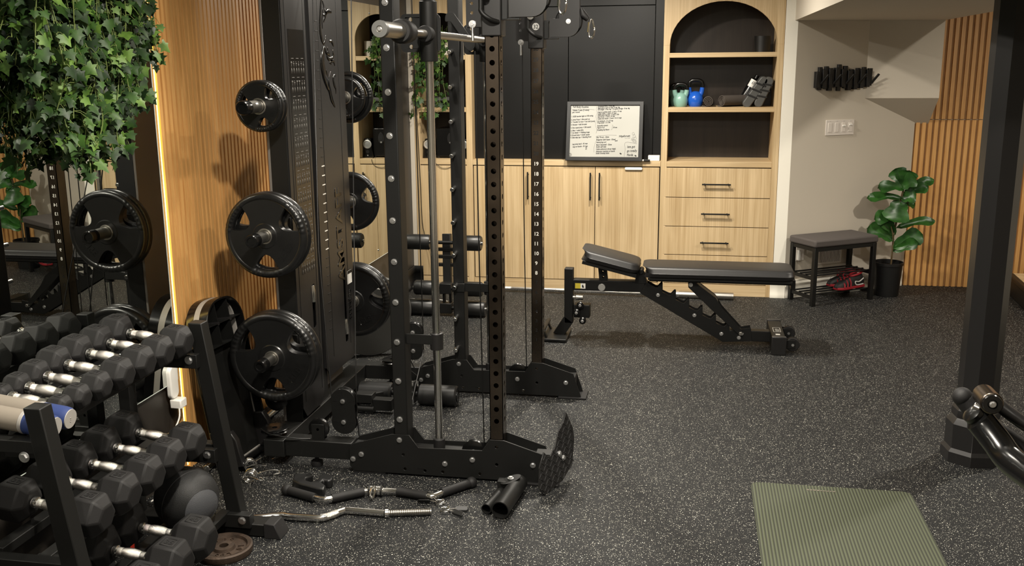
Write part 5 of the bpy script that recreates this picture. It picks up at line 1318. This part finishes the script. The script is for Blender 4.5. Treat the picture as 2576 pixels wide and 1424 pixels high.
# fiddle leaf fig
fg_ = thing('potted_fig', 'tall fiddle leaf fig in a black nursery pot beside the shoe bench', 'plant', (1.425, 7.235, 0))
pc = V((1.425, 7.235, 0))
part(fg_, 'pot', MB().lathe([(0, 0), (0.082, 0), (0.098, 0.225), (0.104, 0.226), (0.104, 0.245), (0.097, 0.245), (0.094, 0.2), (0, 0.2)], pc, n=36), 'blackpot')
part(fg_, 'soil', MB().cyl(pc + V((0, 0, 0.19)), pc + V((0, 0, 0.215)), 0.093, n=28), 'soil')
Ys = 7.225
stem_px = [(2241, 668), (2246, 618), (2248, 590), (2258, 545), (2262, 515), (2272, 480), (2275, 460)]
sp3 = [at(x, y, Y=Ys) for x, y in stem_px]
part(fg_, 'stem', MB().tube(smooth(sp3, 4), 0.0065, 8).tube(smooth([at(2247, 610, Y=Ys), at(2246, 590, Y=Ys - .02), at(2242, 570, Y=Ys - .03)], 3), 0.004, 6), 'stem')
lv = MB()
def fig_leaf(bx, by, tx, ty, wpx, dy0=0.0, dy1=0.0, roll=0.0, droop=0.12):
    p0, p1 = at(bx, by, Y=Ys + dy0), at(tx, ty, Y=Ys + dy1)
    d = p1 - p0; L = d.length; d.normalize()
    W = wpx / 318.0
    view = (CAM - p0).normalized()
    nrm = (view * math.cos(roll) + V((0, 0, 1)) * math.sin(roll)); nrm = (nrm - d * nrm.dot(d)).normalized(); a = d.cross(nrm)
    prof = [(0, 0.02), (0.10, 0.30), (0.25, 0.40), (0.42, 0.38), (0.60, 0.52), (0.78, 0.62), (0.90, 0.48), (0.97, 0.22), (1.0, 0.02)]
    vs = []; fs = []
    for t_, w in prof:
        c = p0 + d * L * t_ - V((0, 0, 1)) * (droop * L * t_ * t_) + V((0, 0, droop * L * t_))
        for s in (-1, -0.5, 0, 0.5, 1):
            vs.append(c + a * (W * w * s * 0.8) + nrm * (abs(s) * 0.016 * (1 + math.sin(9 * t_ + s * 3) * 0.5)))
    for i in range(len(prof) - 1):
        for j in range(4): fs.append((i * 5 + j, i * 5 + j + 1, (i + 1) * 5 + j + 1, (i + 1) * 5 + j))
    lv.add(vs, fs)
for args in ((2275, 470, 2252, 424, 42, 0, .02, 0, .1), (2276, 468, 2288, 428, 44, 0, -.03, 0.1, .05), (2270, 472, 2305, 446, 40, 0, -.06, .4, .1),
             (2276, 476, 2207, 474, 32, 0, -.05, 0.5, .25), (2275, 482, 2349, 454, 26, 0, .03, 0.4, .25), (2274, 490, 2336, 470, 30, 0, -.03, .3, .2), (2268, 500, 2180, 500, 26, 0, -.02, .5, .2),
             (2266, 505, 2248, 560, 62, 0, -.08, -.2, .1), (2268, 500, 2306, 490, 40, 0, -.05, .3, .1), (2256, 548, 2198, 552, 36, 0, -.04, 0.2, .3), (2262, 512, 2300, 515, 26, 0, .04, .4, .1),
             (2254, 575, 2352, 558, 26, 0, .02, .5, .25), (2250, 590, 2225, 555, 30, 0, -.03, .1, .2), (2247, 605, 2180, 575, 42, 0, -.02, .3, .35), (2247, 625, 2322, 590, 46, 0, -.05, .2, .25), (2248, 632, 2310, 608, 30, 0, -.08, .1, .1),
             (2256, 560, 2282, 545, 22, 0, .03, .4, .1)):
    fig_leaf(*args)
part(fg_, 'foliage', lv, 'fig', deg=180)

# wall frame of the alcove (31 degrees)
AW0 = V((0.689, NIB, 0)); AU = V((0.8553, 0.5182, 0)).normalized(); AN = V((AU.y, -AU.x, 0))
def aw(px, py):
    d = CF * FPX + CR * (px - CXP) - CU * (py - CYP)
    return CAM + d * (((AW0 - CAM).dot(AN)) / d.dot(AN))
def awbox(mb, s0, s1, z0, z1, d0, d1):
    o = AW0
    p = [o + AU * s + AN * d + V((0, 0, z)) for z in (z0, z1) for s, d in ((s0, d0), (s1, d0), (s1, d1), (s0, d1))]
    return mb.hexa(p)
def S(px, py): return (aw(px, py) - AW0).dot(AU)
# coat rack of staggered black sticks
s0, s1 = S(2046, 200), S(2187, 205)
cr_ = thing('coat_rack', 'black wall coat rack of uneven upright sticks above the light switches', 'coat rack', AW0 + AU * s0 + V((0, 0, 1.54)))
hts = [(1.475, 1.585), (1.46, 1.615), (1.472, 1.60), (1.468, 1.62), (1.455, 1.608), (1.475, 1.595), (1.48, 1.61), (1.452, 1.632), (1.478, 1.60), (1.47, 1.622), (1.455, 1.59), (1.472, 1.598), (1.46, 1.594), (1.475, 1.606), (1.468, 1.60), (1.48, 1.612), (1.475, 1.595), (1.484, 1.604)]
st_n = len(hts); stp_ = (s1 - s0) / st_n
part(cr_, 'back_rail', awbox(MB(), s0 + 0.01, s1 - 0.01, 1.515, 1.565, 0.0, 0.008), 'hookblack')
for i, (za, zb) in enumerate(hts):
    a = s0 + i * stp_; dd = 0.022 if i % 2 else 0.034
    part(cr_, 'stick', awbox(MB(), a + 0.001, a + stp_ * 1.12, za, zb, 0.004, dd), 'hookblack', 0.0015)
for i in (1, 5, 9, 13, 17):
    a = s0 + i * stp_ + stp_ * 0.5
    p0, p1 = AW0 + AU * a + AN * 0.034 + V((0, 0, 1.50)), AW0 + AU * (a + 0.02) + AN * 0.085 + V((0, 0, 1.565))
    part(cr_, 'hook', MB().beam(p0, p1, 0.016, 0.010, AN), 'hookblack', 0.002)
# light switches
s0, s1 = S(2076, 320), S(2147, 320)
sw = thing('light_switch', 'white four-gang light switch plate on the alcove wall', 'light switch', AW0 + AU * s0 + V((0, 0, 1.2)))
part(sw, 'wall_plate', awbox(MB(), s0, s1, 1.145, 1.252, 0.0005, 0.007), 'switch', 0.002)
w4 = (s1 - s0) / 4.4
for k in range(4):
    c = s0 + (s1 - s0) * (0.14 + 0.24 * k)
    part(sw, 'rocker', awbox(MB(), c - 0.016, c + 0.016, 1.167, 1.232, 0.006, 0.010), 'switch', 0.0015)
    part(sw, 'screw', MB().cyl(AW0 + AU * c + AN * 0.007 + V((0, 0, 1.243)), AW0 + AU * c + AN * 0.0082 + V((0, 0, 1.243)), 0.003, n=10), 'silver')
    if k in (2,):
        part(sw, 'slider', awbox(MB(), c - 0.012, c + 0.012, 1.205, 1.216, 0.009, 0.018), 'whitep', 0.001)
    if k == 3: part(sw, 'slider', awbox(MB(), c - 0.012, c + 0.012, 1.212, 1.223, 0.009, 0.018), 'whitep', 0.001)
# outlet and grille low on the wall
s0 = S(2012, 635)
ot = thing('wall_outlet', 'white wall outlet with a plug low behind the shoe bench', 'outlet', AW0 + AU * s0 + V((0, 0, 0.3)))
part(ot, 'wall_plate', awbox(MB(), s0 - 0.035, s0 + 0.035, 0.265, 0.38, 0.0005, 0.006), 'switch', 0.002)
part(ot, 'plug', awbox(MB(), s0 - 0.03, s0 - 0.012, 0.27, 0.345, 0.006, 0.03), 'whitep', 0.003)
s0, s1 = S(2056, 640), S(2114, 640)
vg = thing('wall_vent', 'white slotted air vent low on the wall under the shoe bench cushion', 'vent', AW0 + AU * s0 + V((0, 0, 0.3)))
part(vg, 'recess', awbox(MB(), s0 + 0.005, s1 - 0.005, 0.235, 0.375, 0.0005, 0.002), 'dark')
gm = awbox(MB(), s0, s1, 0.375, 0.387, 0.0005, 0.010); awbox(gm, s0, s1, 0.223, 0.235, 0.0005, 0.010); awbox(gm, s0, s0 + 0.01, 0.235, 0.375, 0.0005, 0.010); awbox(gm, s1 - 0.01, s1, 0.235, 0.375, 0.0005, 0.010)
n_ = 15
for k in range(n_):
    a = s0 + 0.01 + (s1 - s0 - 0.02) * (k + 0.2) / n_; awbox(gm, a, a + (s1 - s0 - 0.02) / n_ * 0.55, 0.235, 0.375, 0.002, 0.008)
part(vg, 'grille', gm, 'switch')
# second outlet plate to the side
s0 = S(2155, 625)
solo('cover_plate', awbox(MB(), s0 - 0.035, s0 + 0.035, 0.27, 0.385, 0.0005, 0.006), 'switch', 'white cover plate on the wall between shoe bench and fig', 'outlet', bev=0.002)

# ================================================================== POST AND PLATFORM
px_, py_ = 1.217, 4.17
po = thing('support_post', 'black octagonal support post with stepped base beside the mat', 'post', (px_, py_, 0))
def octa(r, z0, z1, r2=None): return MB().cyl((px_, py_, z0), (px_, py_, z1), r, r2, n=8)
rot8 = lambda mb: mb.xf(Matrix.Translation((px_, py_, 0)) @ Matrix.Rotation(PI / 8 + 0.1, 4, 'Z') @ Matrix.Translation((-px_, -py_, 0)))
part(po, 'shaft', rot8(octa(0.080, 0.0, CEIL - 0.001)), 'metal2', 0.0, deg=20)
ba = MB().lathe([(0.084, 0.235), (0.093, 0.222), (0.096, 0.205), (0.093, 0.19), (0.098, 0.185), (0.112, 0.165), (0.112, 0.06), (0.124, 0.045), (0.124, 0.0)], (px_, py_, 0), n=8)
part(po, 'base', rot8(ba), 'metal2', 0.0015, deg=20)
t = thing('wood_platform', 'low platform with oak top and black edge before the slats, past the post', 'platform', (2.62, 7.0, 0))
part(t, 'body', MB().prism([(2.285, 7.34), (2.245, 6.85), (3.0, 6.6), (3.05, 7.35)], (0, 0, 0.0), (1, 0, 0), (0, 1, 0), (0, 0, 0.125)), 'metal', 0.01)
part(t, 'rim', MB().prism([(2.265, 7.36), (2.225, 6.83), (3.02, 6.58), (3.07, 7.37)], (0, 0, 0.125), (1, 0, 0), (0, 1, 0), (0, 0, 0.035)), 'blackpaint', 0.008)
part(t, 'top', MB().prism([(2.30, 7.34), (2.265, 6.87), (3.0, 6.63), (3.04, 7.35)], (0, 0, 0.160), (1, 0, 0), (0, 1, 0), (0, 0, 0.004)), 'oak', 0.001)

# ================================================================== EXERCISE BIKE HANDLEBARS at the edge of the picture
t = thing('handlebar', 'curved black padded handlebar with chrome clamp, in front of the post base', 'handlebar', (0.95, 2.6, 0))
def hbp(px, py, Y): return at(px, py, Y=Y)
part(t, 'far_grip', MB().tube(smooth([hbp(2418, 992, 2.62), hbp(2430, 1008, 2.62), hbp(2465, 1050, 2.60), hbp(2520, 1095, 2.55), hbp(2600, 1150, 2.5), hbp(2700, 1215, 2.42)], 5), [0.020] + [0.024] * 3 + [0.026] * 23, 18), 'rubber')
part(t, 'far_grip_end', MB().sphere(hbp(2421, 998, 2.62), 0.0255, 20, 12), 'rubber')
part(t, 'near_grip', MB().tube(smooth([hbp(2440, 1035, 2.52), hbp(2468, 1062, 2.52), hbp(2505, 1108, 2.48), hbp(2545, 1160, 2.42), hbp(2620, 1215, 2.3)], 5), [0.014] + [0.026] * 3 + [0.036] * 17, 18), 'gloss')
part(t, 'clamp', MB().cyl(hbp(2474, 992, 2.54), hbp(2496, 1016, 2.44), 0.027, n=26), 'steel', 0.003)
part(t, 'clamp_collar', MB().cyl(hbp(2452, 1022, 2.53), hbp(2468, 1030, 2.52), 0.016, n=20), 'chrome', 0.002)
part(t, 'clamp_end', MB().lathe([(0, 0.004), (0.010, 0.004), (0.012, 0.008), (0.022, 0.008), (0.024, 0)], hbp(2496, 1016, 2.44), (hbp(2496, 1016, 2.44) - hbp(2474, 992, 2.54)).normalized(), 26), 'gloss')
part(t, 'clamp_bolt', bolt_mb(hbp(2497, 1017, 2.435), (hbp(2496, 1016, 2.44) - hbp(2474, 992, 2.54)).normalized(), 0.006), 'bolt')
part(t, 'crossbar', MB().tube(smooth([hbp(2490, 1000, 2.55), hbp(2540, 1040, 2.52), hbp(2600, 1080, 2.5), hbp(2760, 1170, 2.45)], 4), 0.017, 16), 'metal2')
part(t, 'stem', MB().cyl((1.05, 2.42, 0.56), (1.15, 2.40, 0.03), 0.025, n=20), 'metal2')
part(t, 'stem_base', MB().box(1.02, 1.28, 2.25, 2.55, 0.0, 0.035), 'metal', 0.005)
part(t, 'bridge', MB().tube(smooth([hbp(2620, 1215, 2.3), V((1.0, 2.36, 0.54)), V((1.055, 2.42, 0.55)), hbp(2700, 1215, 2.42)], 4), 0.022, 14), 'metal2')

# ================================================================== YOGA MAT
c = [at(1886, 1200, z=0.01), at(2287, 1226, z=0.01)]
mx0, mx1, my1 = 0.278, 0.886, 3.745
t = thing('yoga_mat', 'ribbed olive green exercise mat on the floor', 'mat', ((mx0 + mx1) / 2, 3.0, 0))
part(t, 'mat_body', MB().prism(rrect(mx0, mx1, 1.92, my1, 0.035, 6), (0, 0, 0.0005), (1, 0, 0), (0, 1, 0), (0, 0, 0.011)), 'mat', 0.002)
mk = MB(); rm = random.Random(5); xx = 0.49
while xx < 0.60:
    w_ = rm.uniform(0.005, 0.011); hh = rm.choice((0.007, 0.009, 0.012)); mk.box(xx, xx + w_, 3.694, 3.694 + hh * 0.6, 0.0115, 0.0135); xx += w_ + 0.004
part(t, 'printed_mark', mk, 'greyfoam')

# ================================================================== LOOSE THINGS ON THE FLOOR
# cable curl bar with black grips
kb = [(722, 1232), (735, 1236), (792, 1252), (812, 1256), (835, 1254), (915, 1237), (945, 1234), (1000, 1236), (1075, 1248), (1092, 1248), (1112, 1240), (1178, 1217), (1186, 1214)]
kp = [at(x, y, z=0.02) for x, y in kb]
t = thing('cable_curl_bar', 'bent chrome cable curl bar with four black rubber grips', 'bar', kp[6] - V((0, 0, 0.02)))
crv = smooth(kp, 4)
part(t, 'shaft', MB().tube(crv, 0.0125, 14), 'chrome')
def seg(i0, i1, r): return MB().tube(crv[i0 * 4:i1 * 4 + 1], r, 16)
for a, b in ((0, 2), (4, 5), (7, 8), (10, 12)):
    part(t, 'grip', seg(a, b, 0.0172), 'rubber')
for p in (kp[0], kp[-1]): part(t, 'grip_end', MB().sphere(p, 0.023, 18, 12), 'rubber')
cm = kp[6]
ey = part(t, 'swivel', MB().cyl(cm + V((-0.03, -0.001, 0)), cm + V((0.03, 0.003, 0)), 0.020, n=24), 'chrome', 0.003)
part(ey, 'swivel_eye', MB().tube(smooth([cm + V((0.0, -0.01, 0.02)), cm + V((0.008, -0.03, 0.012)), cm + V((0.004, -0.055, -0.006)), cm + V((-0.008, -0.045, 0.004)), cm + V((-0.006, -0.02, 0.02))], 4, True), 0.005, 8, closed=True), 'chrome')
for dx in (-0.026, 0.022): part(ey, 'ring', MB().cyl(cm + V((dx, 0, 0)), cm + V((dx + 0.006, 0.0004, 0)), 0.0222, n=24), 'metal')
# EZ curl barbell
ep = [at(x, y, z=0.0155) for x, y in [(560, 1302), (632, 1304), (690, 1298), (712, 1297), (735, 1300), (800, 1303), (822, 1300), (862, 1285), (880, 1284), (968, 1291)]]
t = thing('ez_curl_barbell', 'zigzag chrome curl barbell with spring-threaded end behind the rack foot', 'bar', ep[4] - V((0, 0, 0.0155)))
part(t, 'shaft', MB().tube(smooth(ep, 5), 0.0138, 18), 'chrome')
part(t, 'knurled_grip', MB().tube(smooth(ep[5:8], 5)[2:-2], 0.0142, 18), 'knurl')
e0, e1 = ep[-1], at(1085, 1287, z=0.0155)
part(t, 'end_collar', MB().cyl(e0, e0 + (e1 - e0).normalized() * 0.016, 0.0185, n=20), 'chrome', 0.002)
th = MB().cyl(e0, e1, 0.0115, n=20)
d_ = (e1 - e0).normalized(); a_, b_, _ = frame(d_); L = (e1 - e0).length
hl = [e0 + d_ * (0.016 + (L - 0.02) * i / 400) + (a_ * math.cos(i * 0.34 * PI) + b_ * math.sin(i * 0.34 * PI)) * 0.0125 for i in range(0, 401, 1)] if False else None
for i in range(22):
    c0 = e0 + d_ * (0.022 + (L - 0.028) * i / 21); th.lathe([(0.011, -0.003), (0.0145, 0), (0.011, 0.003)], c0, d_, 20)
part(t, 'threaded_end', th, 'brushed', deg=25)
# spring clips with black finger tabs
def clip(label, c, rz, tabs):
    t = thing('spring_clip', label, 'clip', c, rz)
    coil = [(0.017 * math.cos(a), 0.017 * math.sin(a), 0.003 + 0.0105 * a / (2 * PI * 2.2)) for a in [2 * PI * 2.2 * i / 60 for i in range(61)]]
    part(t, 'coil', MB().tube(coil, 0.0022, 8), 'chrome', local=True)
    for q in tabs:
        e = V((0.017 * math.cos(q), 0.017 * math.sin(q), 0.010)); o = V((math.cos(q), math.sin(q), 0))
        part(t, 'wire', MB().tube([e, e + o * 0.028 + V((0, 0, 0.004))], 0.0022, 8), 'chrome', local=True)
        w = MB().prism(rrect(0, 0.05, -0.012, 0.012, 0.008), e + o * 0.02 + V((0, 0, -0.002)), o, V((-o.y, o.x, 0)) * 0.6 + V((0, 0, 0.5)), V((0, 0, 0.007)))
        part(t, 'finger_tab', w, 'dark', 0.002, local=True)
    return t
clip('spring bar clip touching the curl bar grip', at(1107, 1268, z=0.0), 0.0, (2.6, 3.25))
clip('spring bar clip lying by the threaded bar end', at(1120, 1287, z=0.0), 0.0, (-0.45, 0.15))
# bright wire spring collars beside the rack
def collar(label, c, rz):
    t = thing('spring_collar', label, 'collar', c, rz)
    r = 0.024
    n = 120; turns = 4.5
    coil = [(-0.02 + 0.04 * i / n, r * math.cos(2 * PI * turns * i / n), 0.0265 + r * math.sin(2 * PI * turns * i / n)) for i in range(n + 1)]
    part(t, 'coil', MB().tube(coil, 0.0025, 8), 'chrome', local=True)
    for s in (-1, 1):
        e = V(coil[0] if s < 0 else coil[-1])
        part(t, 'arm', MB().tube(smooth([e, e + V((s * 0.012, 0.035, 0.01)), e + V((s * 0.03, 0.075, 0.004)), e + V((s * 0.014, 0.088, -0.002)), e + V((-s * 0.004, 0.07, 0.0))], 4), 0.0025, 8), 'chrome', local=True)
    return t
cc = at(628, 1192, z=0.0); collar('bright wire spring collar, the farther of two beside the rack upright', V((cc.x - 0.01, cc.y + 0.03, 0)), -0.9)
cc = at(630, 1205, z=0.0); collar('bright wire spring collar, the nearer of two beside the rack upright', V((cc.x + 0.015, cc.y - 0.03, 0)), -1.4)
# black foam wedge with a round cut-out
fo = [at(x, y, z=0.03) for x, y in [(752, 1200), (782, 1202), (800, 1210), (835, 1206), (850, 1214), (815, 1240), (790, 1246), (735, 1226)]]
pz0 = at(790, 1222, z=0.0); pzs = V((0.0, 0.03, 0))
t = thing('foam_pad', 'black foam squat pad with a round notch behind the curl bar', 'pad', pz0 + pzs)
def fpx(x, y): p = at(x, y, z=0.036) - pz0; return (p.x, p.y)
op = [fpx(*q) for q in [(732, 1200), (745, 1196), (776, 1197), (781, 1203), (764, 1209), (762, 1215), (775, 1219), (790, 1215), (796, 1204), (808, 1198), (826, 1200), (831, 1206), (829, 1214), (818, 1217), (806, 1214), (800, 1220), (812, 1228), (808, 1238), (790, 1236), (745, 1224), (728, 1214)]]
part(t, 'block', MB().prism(op, (0, 0, 0.0), (1, 0, 0), (0, 1, 0), (0, 0, 0.036)), 'foam', 0.006, local=True)
# landmine tube attachment
l0, l1 = at(1258, 1284, z=0.036), at(1306, 1214, z=0.036)
t = thing('landmine_attachment', 'pair of black steel tubes joined by a bolted bracket on the floor', 'attachment', (l0 + l1) / 2 - V((0, 0, 0.036)))
def hollow(p0, p1, r, th):
    p0, p1 = V(p0), V(p1); L = (p1 - p0).length
    return MB().lathe([(r - th, 0), (r, 0), (r, L), (0, L), (0, L * 0.6), (r - th, L * 0.55), (r - th, 0)], p0, (p1 - p0), 30)
part(t, 'main_tube', hollow(l0, l1, 0.034, 0.004), 'metal', 0.0)
s0_, s1_ = at(1223, 1281, z=0.021), at(1275, 1222, z=0.021)
part(t, 'side_tube', hollow(s0_, s1_, 0.020, 0.003), 'metal', 0.0)
d_ = (l1 - l0).normalized(); sd_ = V((-d_.y, d_.x, 0))
bc_ = l1 - d_ * 0.05 + sd_ * 0.02
br = MB().prism([(0.045 * math.cos(a), 0.026 * math.sin(a)) for a in [2 * PI * i / 20 for i in range(20)]], bc_ + V((0, 0, 0.030)), V((0.75, 0.5, 0.2)).normalized(), V((-0.5, 0.75, 0)).normalized(), V((0, 0, 0.005)))
part(t, 'bracket', br.box(bc_.x - 0.05, bc_.x - 0.01, bc_.y - 0.02, bc_.y + 0.02, 0.0, 0.066), 'metal', 0.002)
part(t, 'bracket_bolt', bolt_mb(bc_ + V((0, 0, 0.036)), (0, 0, 1), 0.009), 'bolt')
# leg roller T-bar lying between the bases
t = thing('leg_roller_bar', 'black foam leg rollers on a steel bar lying inside the machine base', 'rollers', (-1.33, 4.45, 0))
for a, b in ((-1.60, -1.43), (-1.29, -1.095)):
    rl = part(t, 'foam_roller', MB().lathe([(0.012, 0), (0.045, 0), (0.052, 0.008), (0.052, b - a - 0.008), (0.045, b - a), (0.012, b - a)], (a, 4.45, 0.0525), (1, 0, 0), 32), 'foam')
    part(rl, 'end_cap', MB().cyl((b, 4.45, 0.0525), (b + 0.004, 4.45, 0.0525), 0.03, n=20), 'gloss')
part(t, 'bar', MB().cyl((-1.61, 4.45, 0.0525), (-1.09, 4.45, 0.0525), 0.0125), 'metal')
part(t, 'clamp_plate', MB().prism([(-0.02, 0.0), (0.02, 0.0), (0.03, 0.06), (0.012, 0.11), (-0.012, 0.11), (-0.03, 0.06)], (-1.315, 4.45, 0.012), (0, 1, 0), (0, 0, 1), (0.008, 0, 0)), 'metal', 0.002)
bx = V((-1.52, 4.30, 0))
part(t, 'bracket', MB().box(bx.x - 0.045, bx.x + 0.045, bx.y - 0.03, bx.y + 0.03, 0.055, 0.10).box(bx.x - 0.045, bx.x - 0.037, bx.y - 0.03, bx.y + 0.03, 0.0, 0.06).box(bx.x + 0.037, bx.x + 0.045, bx.y - 0.03, bx.y + 0.03, 0.0, 0.06), 'metal', 0.003)
part(t, 'bracket_tube', MB().cyl((bx.x - 0.04, bx.y - 0.02, 0.025), (bx.x + 0.05, bx.y - 0.02, 0.025), 0.016).box(bx.x + 0.045, bx.x + 0.14, bx.y - 0.025, bx.y + 0.025, 0.02, 0.075), 'metal', 0.002)
part(t, 'strap_bar', MB().beam((bx.x, bx.y + 0.02, 0.07), (-1.45, 4.45, 0.0525), 0.03, 0.03), 'metal', 0.002)
# seated row / leg stand by the corner
ls = thing('leg_hold_stand', 'upright black stand with padded leg rollers before the cabinet corner', 'stand', (-1.6, 6.26, 0))
part(ls, 'upright', MB().beam((-1.60, 6.30, 0.54), (-1.585, 6.24, 0.17), 0.055, 0.055, (0, 1, 0)), 'metal', 0.004)
part(ls, 'lower_strap', MB().box(-1.615, -1.600, 6.20, 6.24, 0.03, 0.2).box(-1.57, -1.555, 6.20, 6.24, 0.03, 0.2), 'metal', 0.002)
for z, y in ((0.19, 6.19), (0.055, 6.19)): part(ls, 'knuckle', MB().box(-1.625, -1.545, y - 0.035, y + 0.035, z - 0.035, z + 0.035), 'metal', 0.004)
def rollers(z, y, xs, r):
    for a, b in xs:
        rl = part(ls, 'foam_roller', MB().lathe([(0.01, 0), (r * 0.86, 0), (r, 0.01), (r, b - a - 0.01), (r * 0.86, b - a), (0.01, b - a)], (a, y, z), (1, 0, 0), 30), 'foam')
        part(rl, 'end_cap', MB().cyl((b, y, z), (b + 0.012, y, z), 0.012, n=16).cyl((a - 0.012, y, z), (a, y, z), 0.012, n=16), 'chrome')
    part(ls, 'axle', MB().cyl((xs[0][0], y, z), (xs[-1][1], y, z), 0.012), 'metal')
rollers(0.490, 6.24, ((-1.89, -1.70), (-1.515, -1.35)), 0.052)
rollers(0.19, 6.18, ((-1.80, -1.665), (-1.50, -1.335)), 0.050)
rollers(0.055, 6.18, ((-1.855, -1.665), (-1.50, -1.315)), 0.054)
for z in (0.44, 0.39, 0.335): part(ls, 'cross_tube', MB().box(-1.69, -1.49, 6.245, 6.275, z - 0.011, z + 0.011), 'metal', 0.002)
# small cords along the corner
solo('floor_cord', MB().tube(smooth([(-2.03, 6.55, 0.004), (-1.93, 6.60, 0.004), (-1.85, 6.52, 0.004), (-1.74, 6.60, 0.004), (-1.60, 6.50, 0.004), (-1.48, 6.46, 0.004)], 5), 0.0032, 7), 'whitep', 'white cord on the floor behind the leg rollers', 'cord')
solo('power_cord', MB().tube(smooth([(-2.0, 7.005, 1.6), (-1.985, 7.012, 1.2), (-1.975, 7.015, 0.75), (-1.965, 7.015, 0.45), (-1.90, 7.0, 0.28), (-1.86, 6.98, 0.12), (-1.88, 6.9, 0.004)], 5), 0.0028, 7), 'cable', 'black cord hanging down the corner cabinet door', 'cord')

# ================================================================== LIGHT
def lamp(name, loc, power, size, col=(1, 0.86, 0.68), spread=170, target=None):
    l = bpy.data.lights.new(name, 'AREA'); l.shape = 'DISK'; l.size = size; l.energy = power; l.color = col; l.spread = math.radians(spread)
    o = bpy.data.objects.new(name, l); COL.objects.link(o); o.location = loc
    if target is not None: o.rotation_euler = (V(target) - V(loc)).to_track_quat('-Z', 'Y').to_euler()
    return o
for loc, pw in (((-0.62, 2.15, 2.41), 42), ((-1.20, 5.65, 2.41), 22), ((-0.43, 5.85, 2.41), 25), ((0.40, 2.55, 2.41), 17), ((-0.40, 4.10, 2.41), 9), ((-1.35, 4.00, 2.41), 8), ((-0.9, 0.6, 2.41), 16), ((0.9, 0.6, 2.41), 5), ((2.3, 5.2, 2.41), 22)):
    lamp('ceiling_downlight', loc, pw, 0.12, (1.0, 0.93, 0.815))
w = bpy.data.worlds.new('room_air'); SC.world = w; w.use_nodes = True
w.node_tree.nodes['Background'].inputs['Color'].default_value = (0.9, 0.85, 0.78, 1); w.node_tree.nodes['Background'].inputs['Strength'].default_value = 0.02

# ================================================================== CAMERA AND VIEW
cd = bpy.data.cameras.new('camera'); co = bpy.data.objects.new('camera', cd); COL.objects.link(co)
cd.sensor_fit = 'HORIZONTAL'; cd.sensor_width = 36.0; cd.lens = FPX / 2576 * 36.0; cd.clip_start = 0.05
co.matrix_world = Matrix(((CR.x, CU.x, -CF.x, CAM.x), (CR.y, CU.y, -CF.y, CAM.y), (CR.z, CU.z, -CF.z, CAM.z), (0, 0, 0, 1)))
SC.camera = co
vs_ = SC.view_settings
vs_.view_transform = 'Standard'; vs_.look = 'None'; vs_.gamma = 1.0; vs_.exposure = 1.15; vs_.use_curve_mapping = False
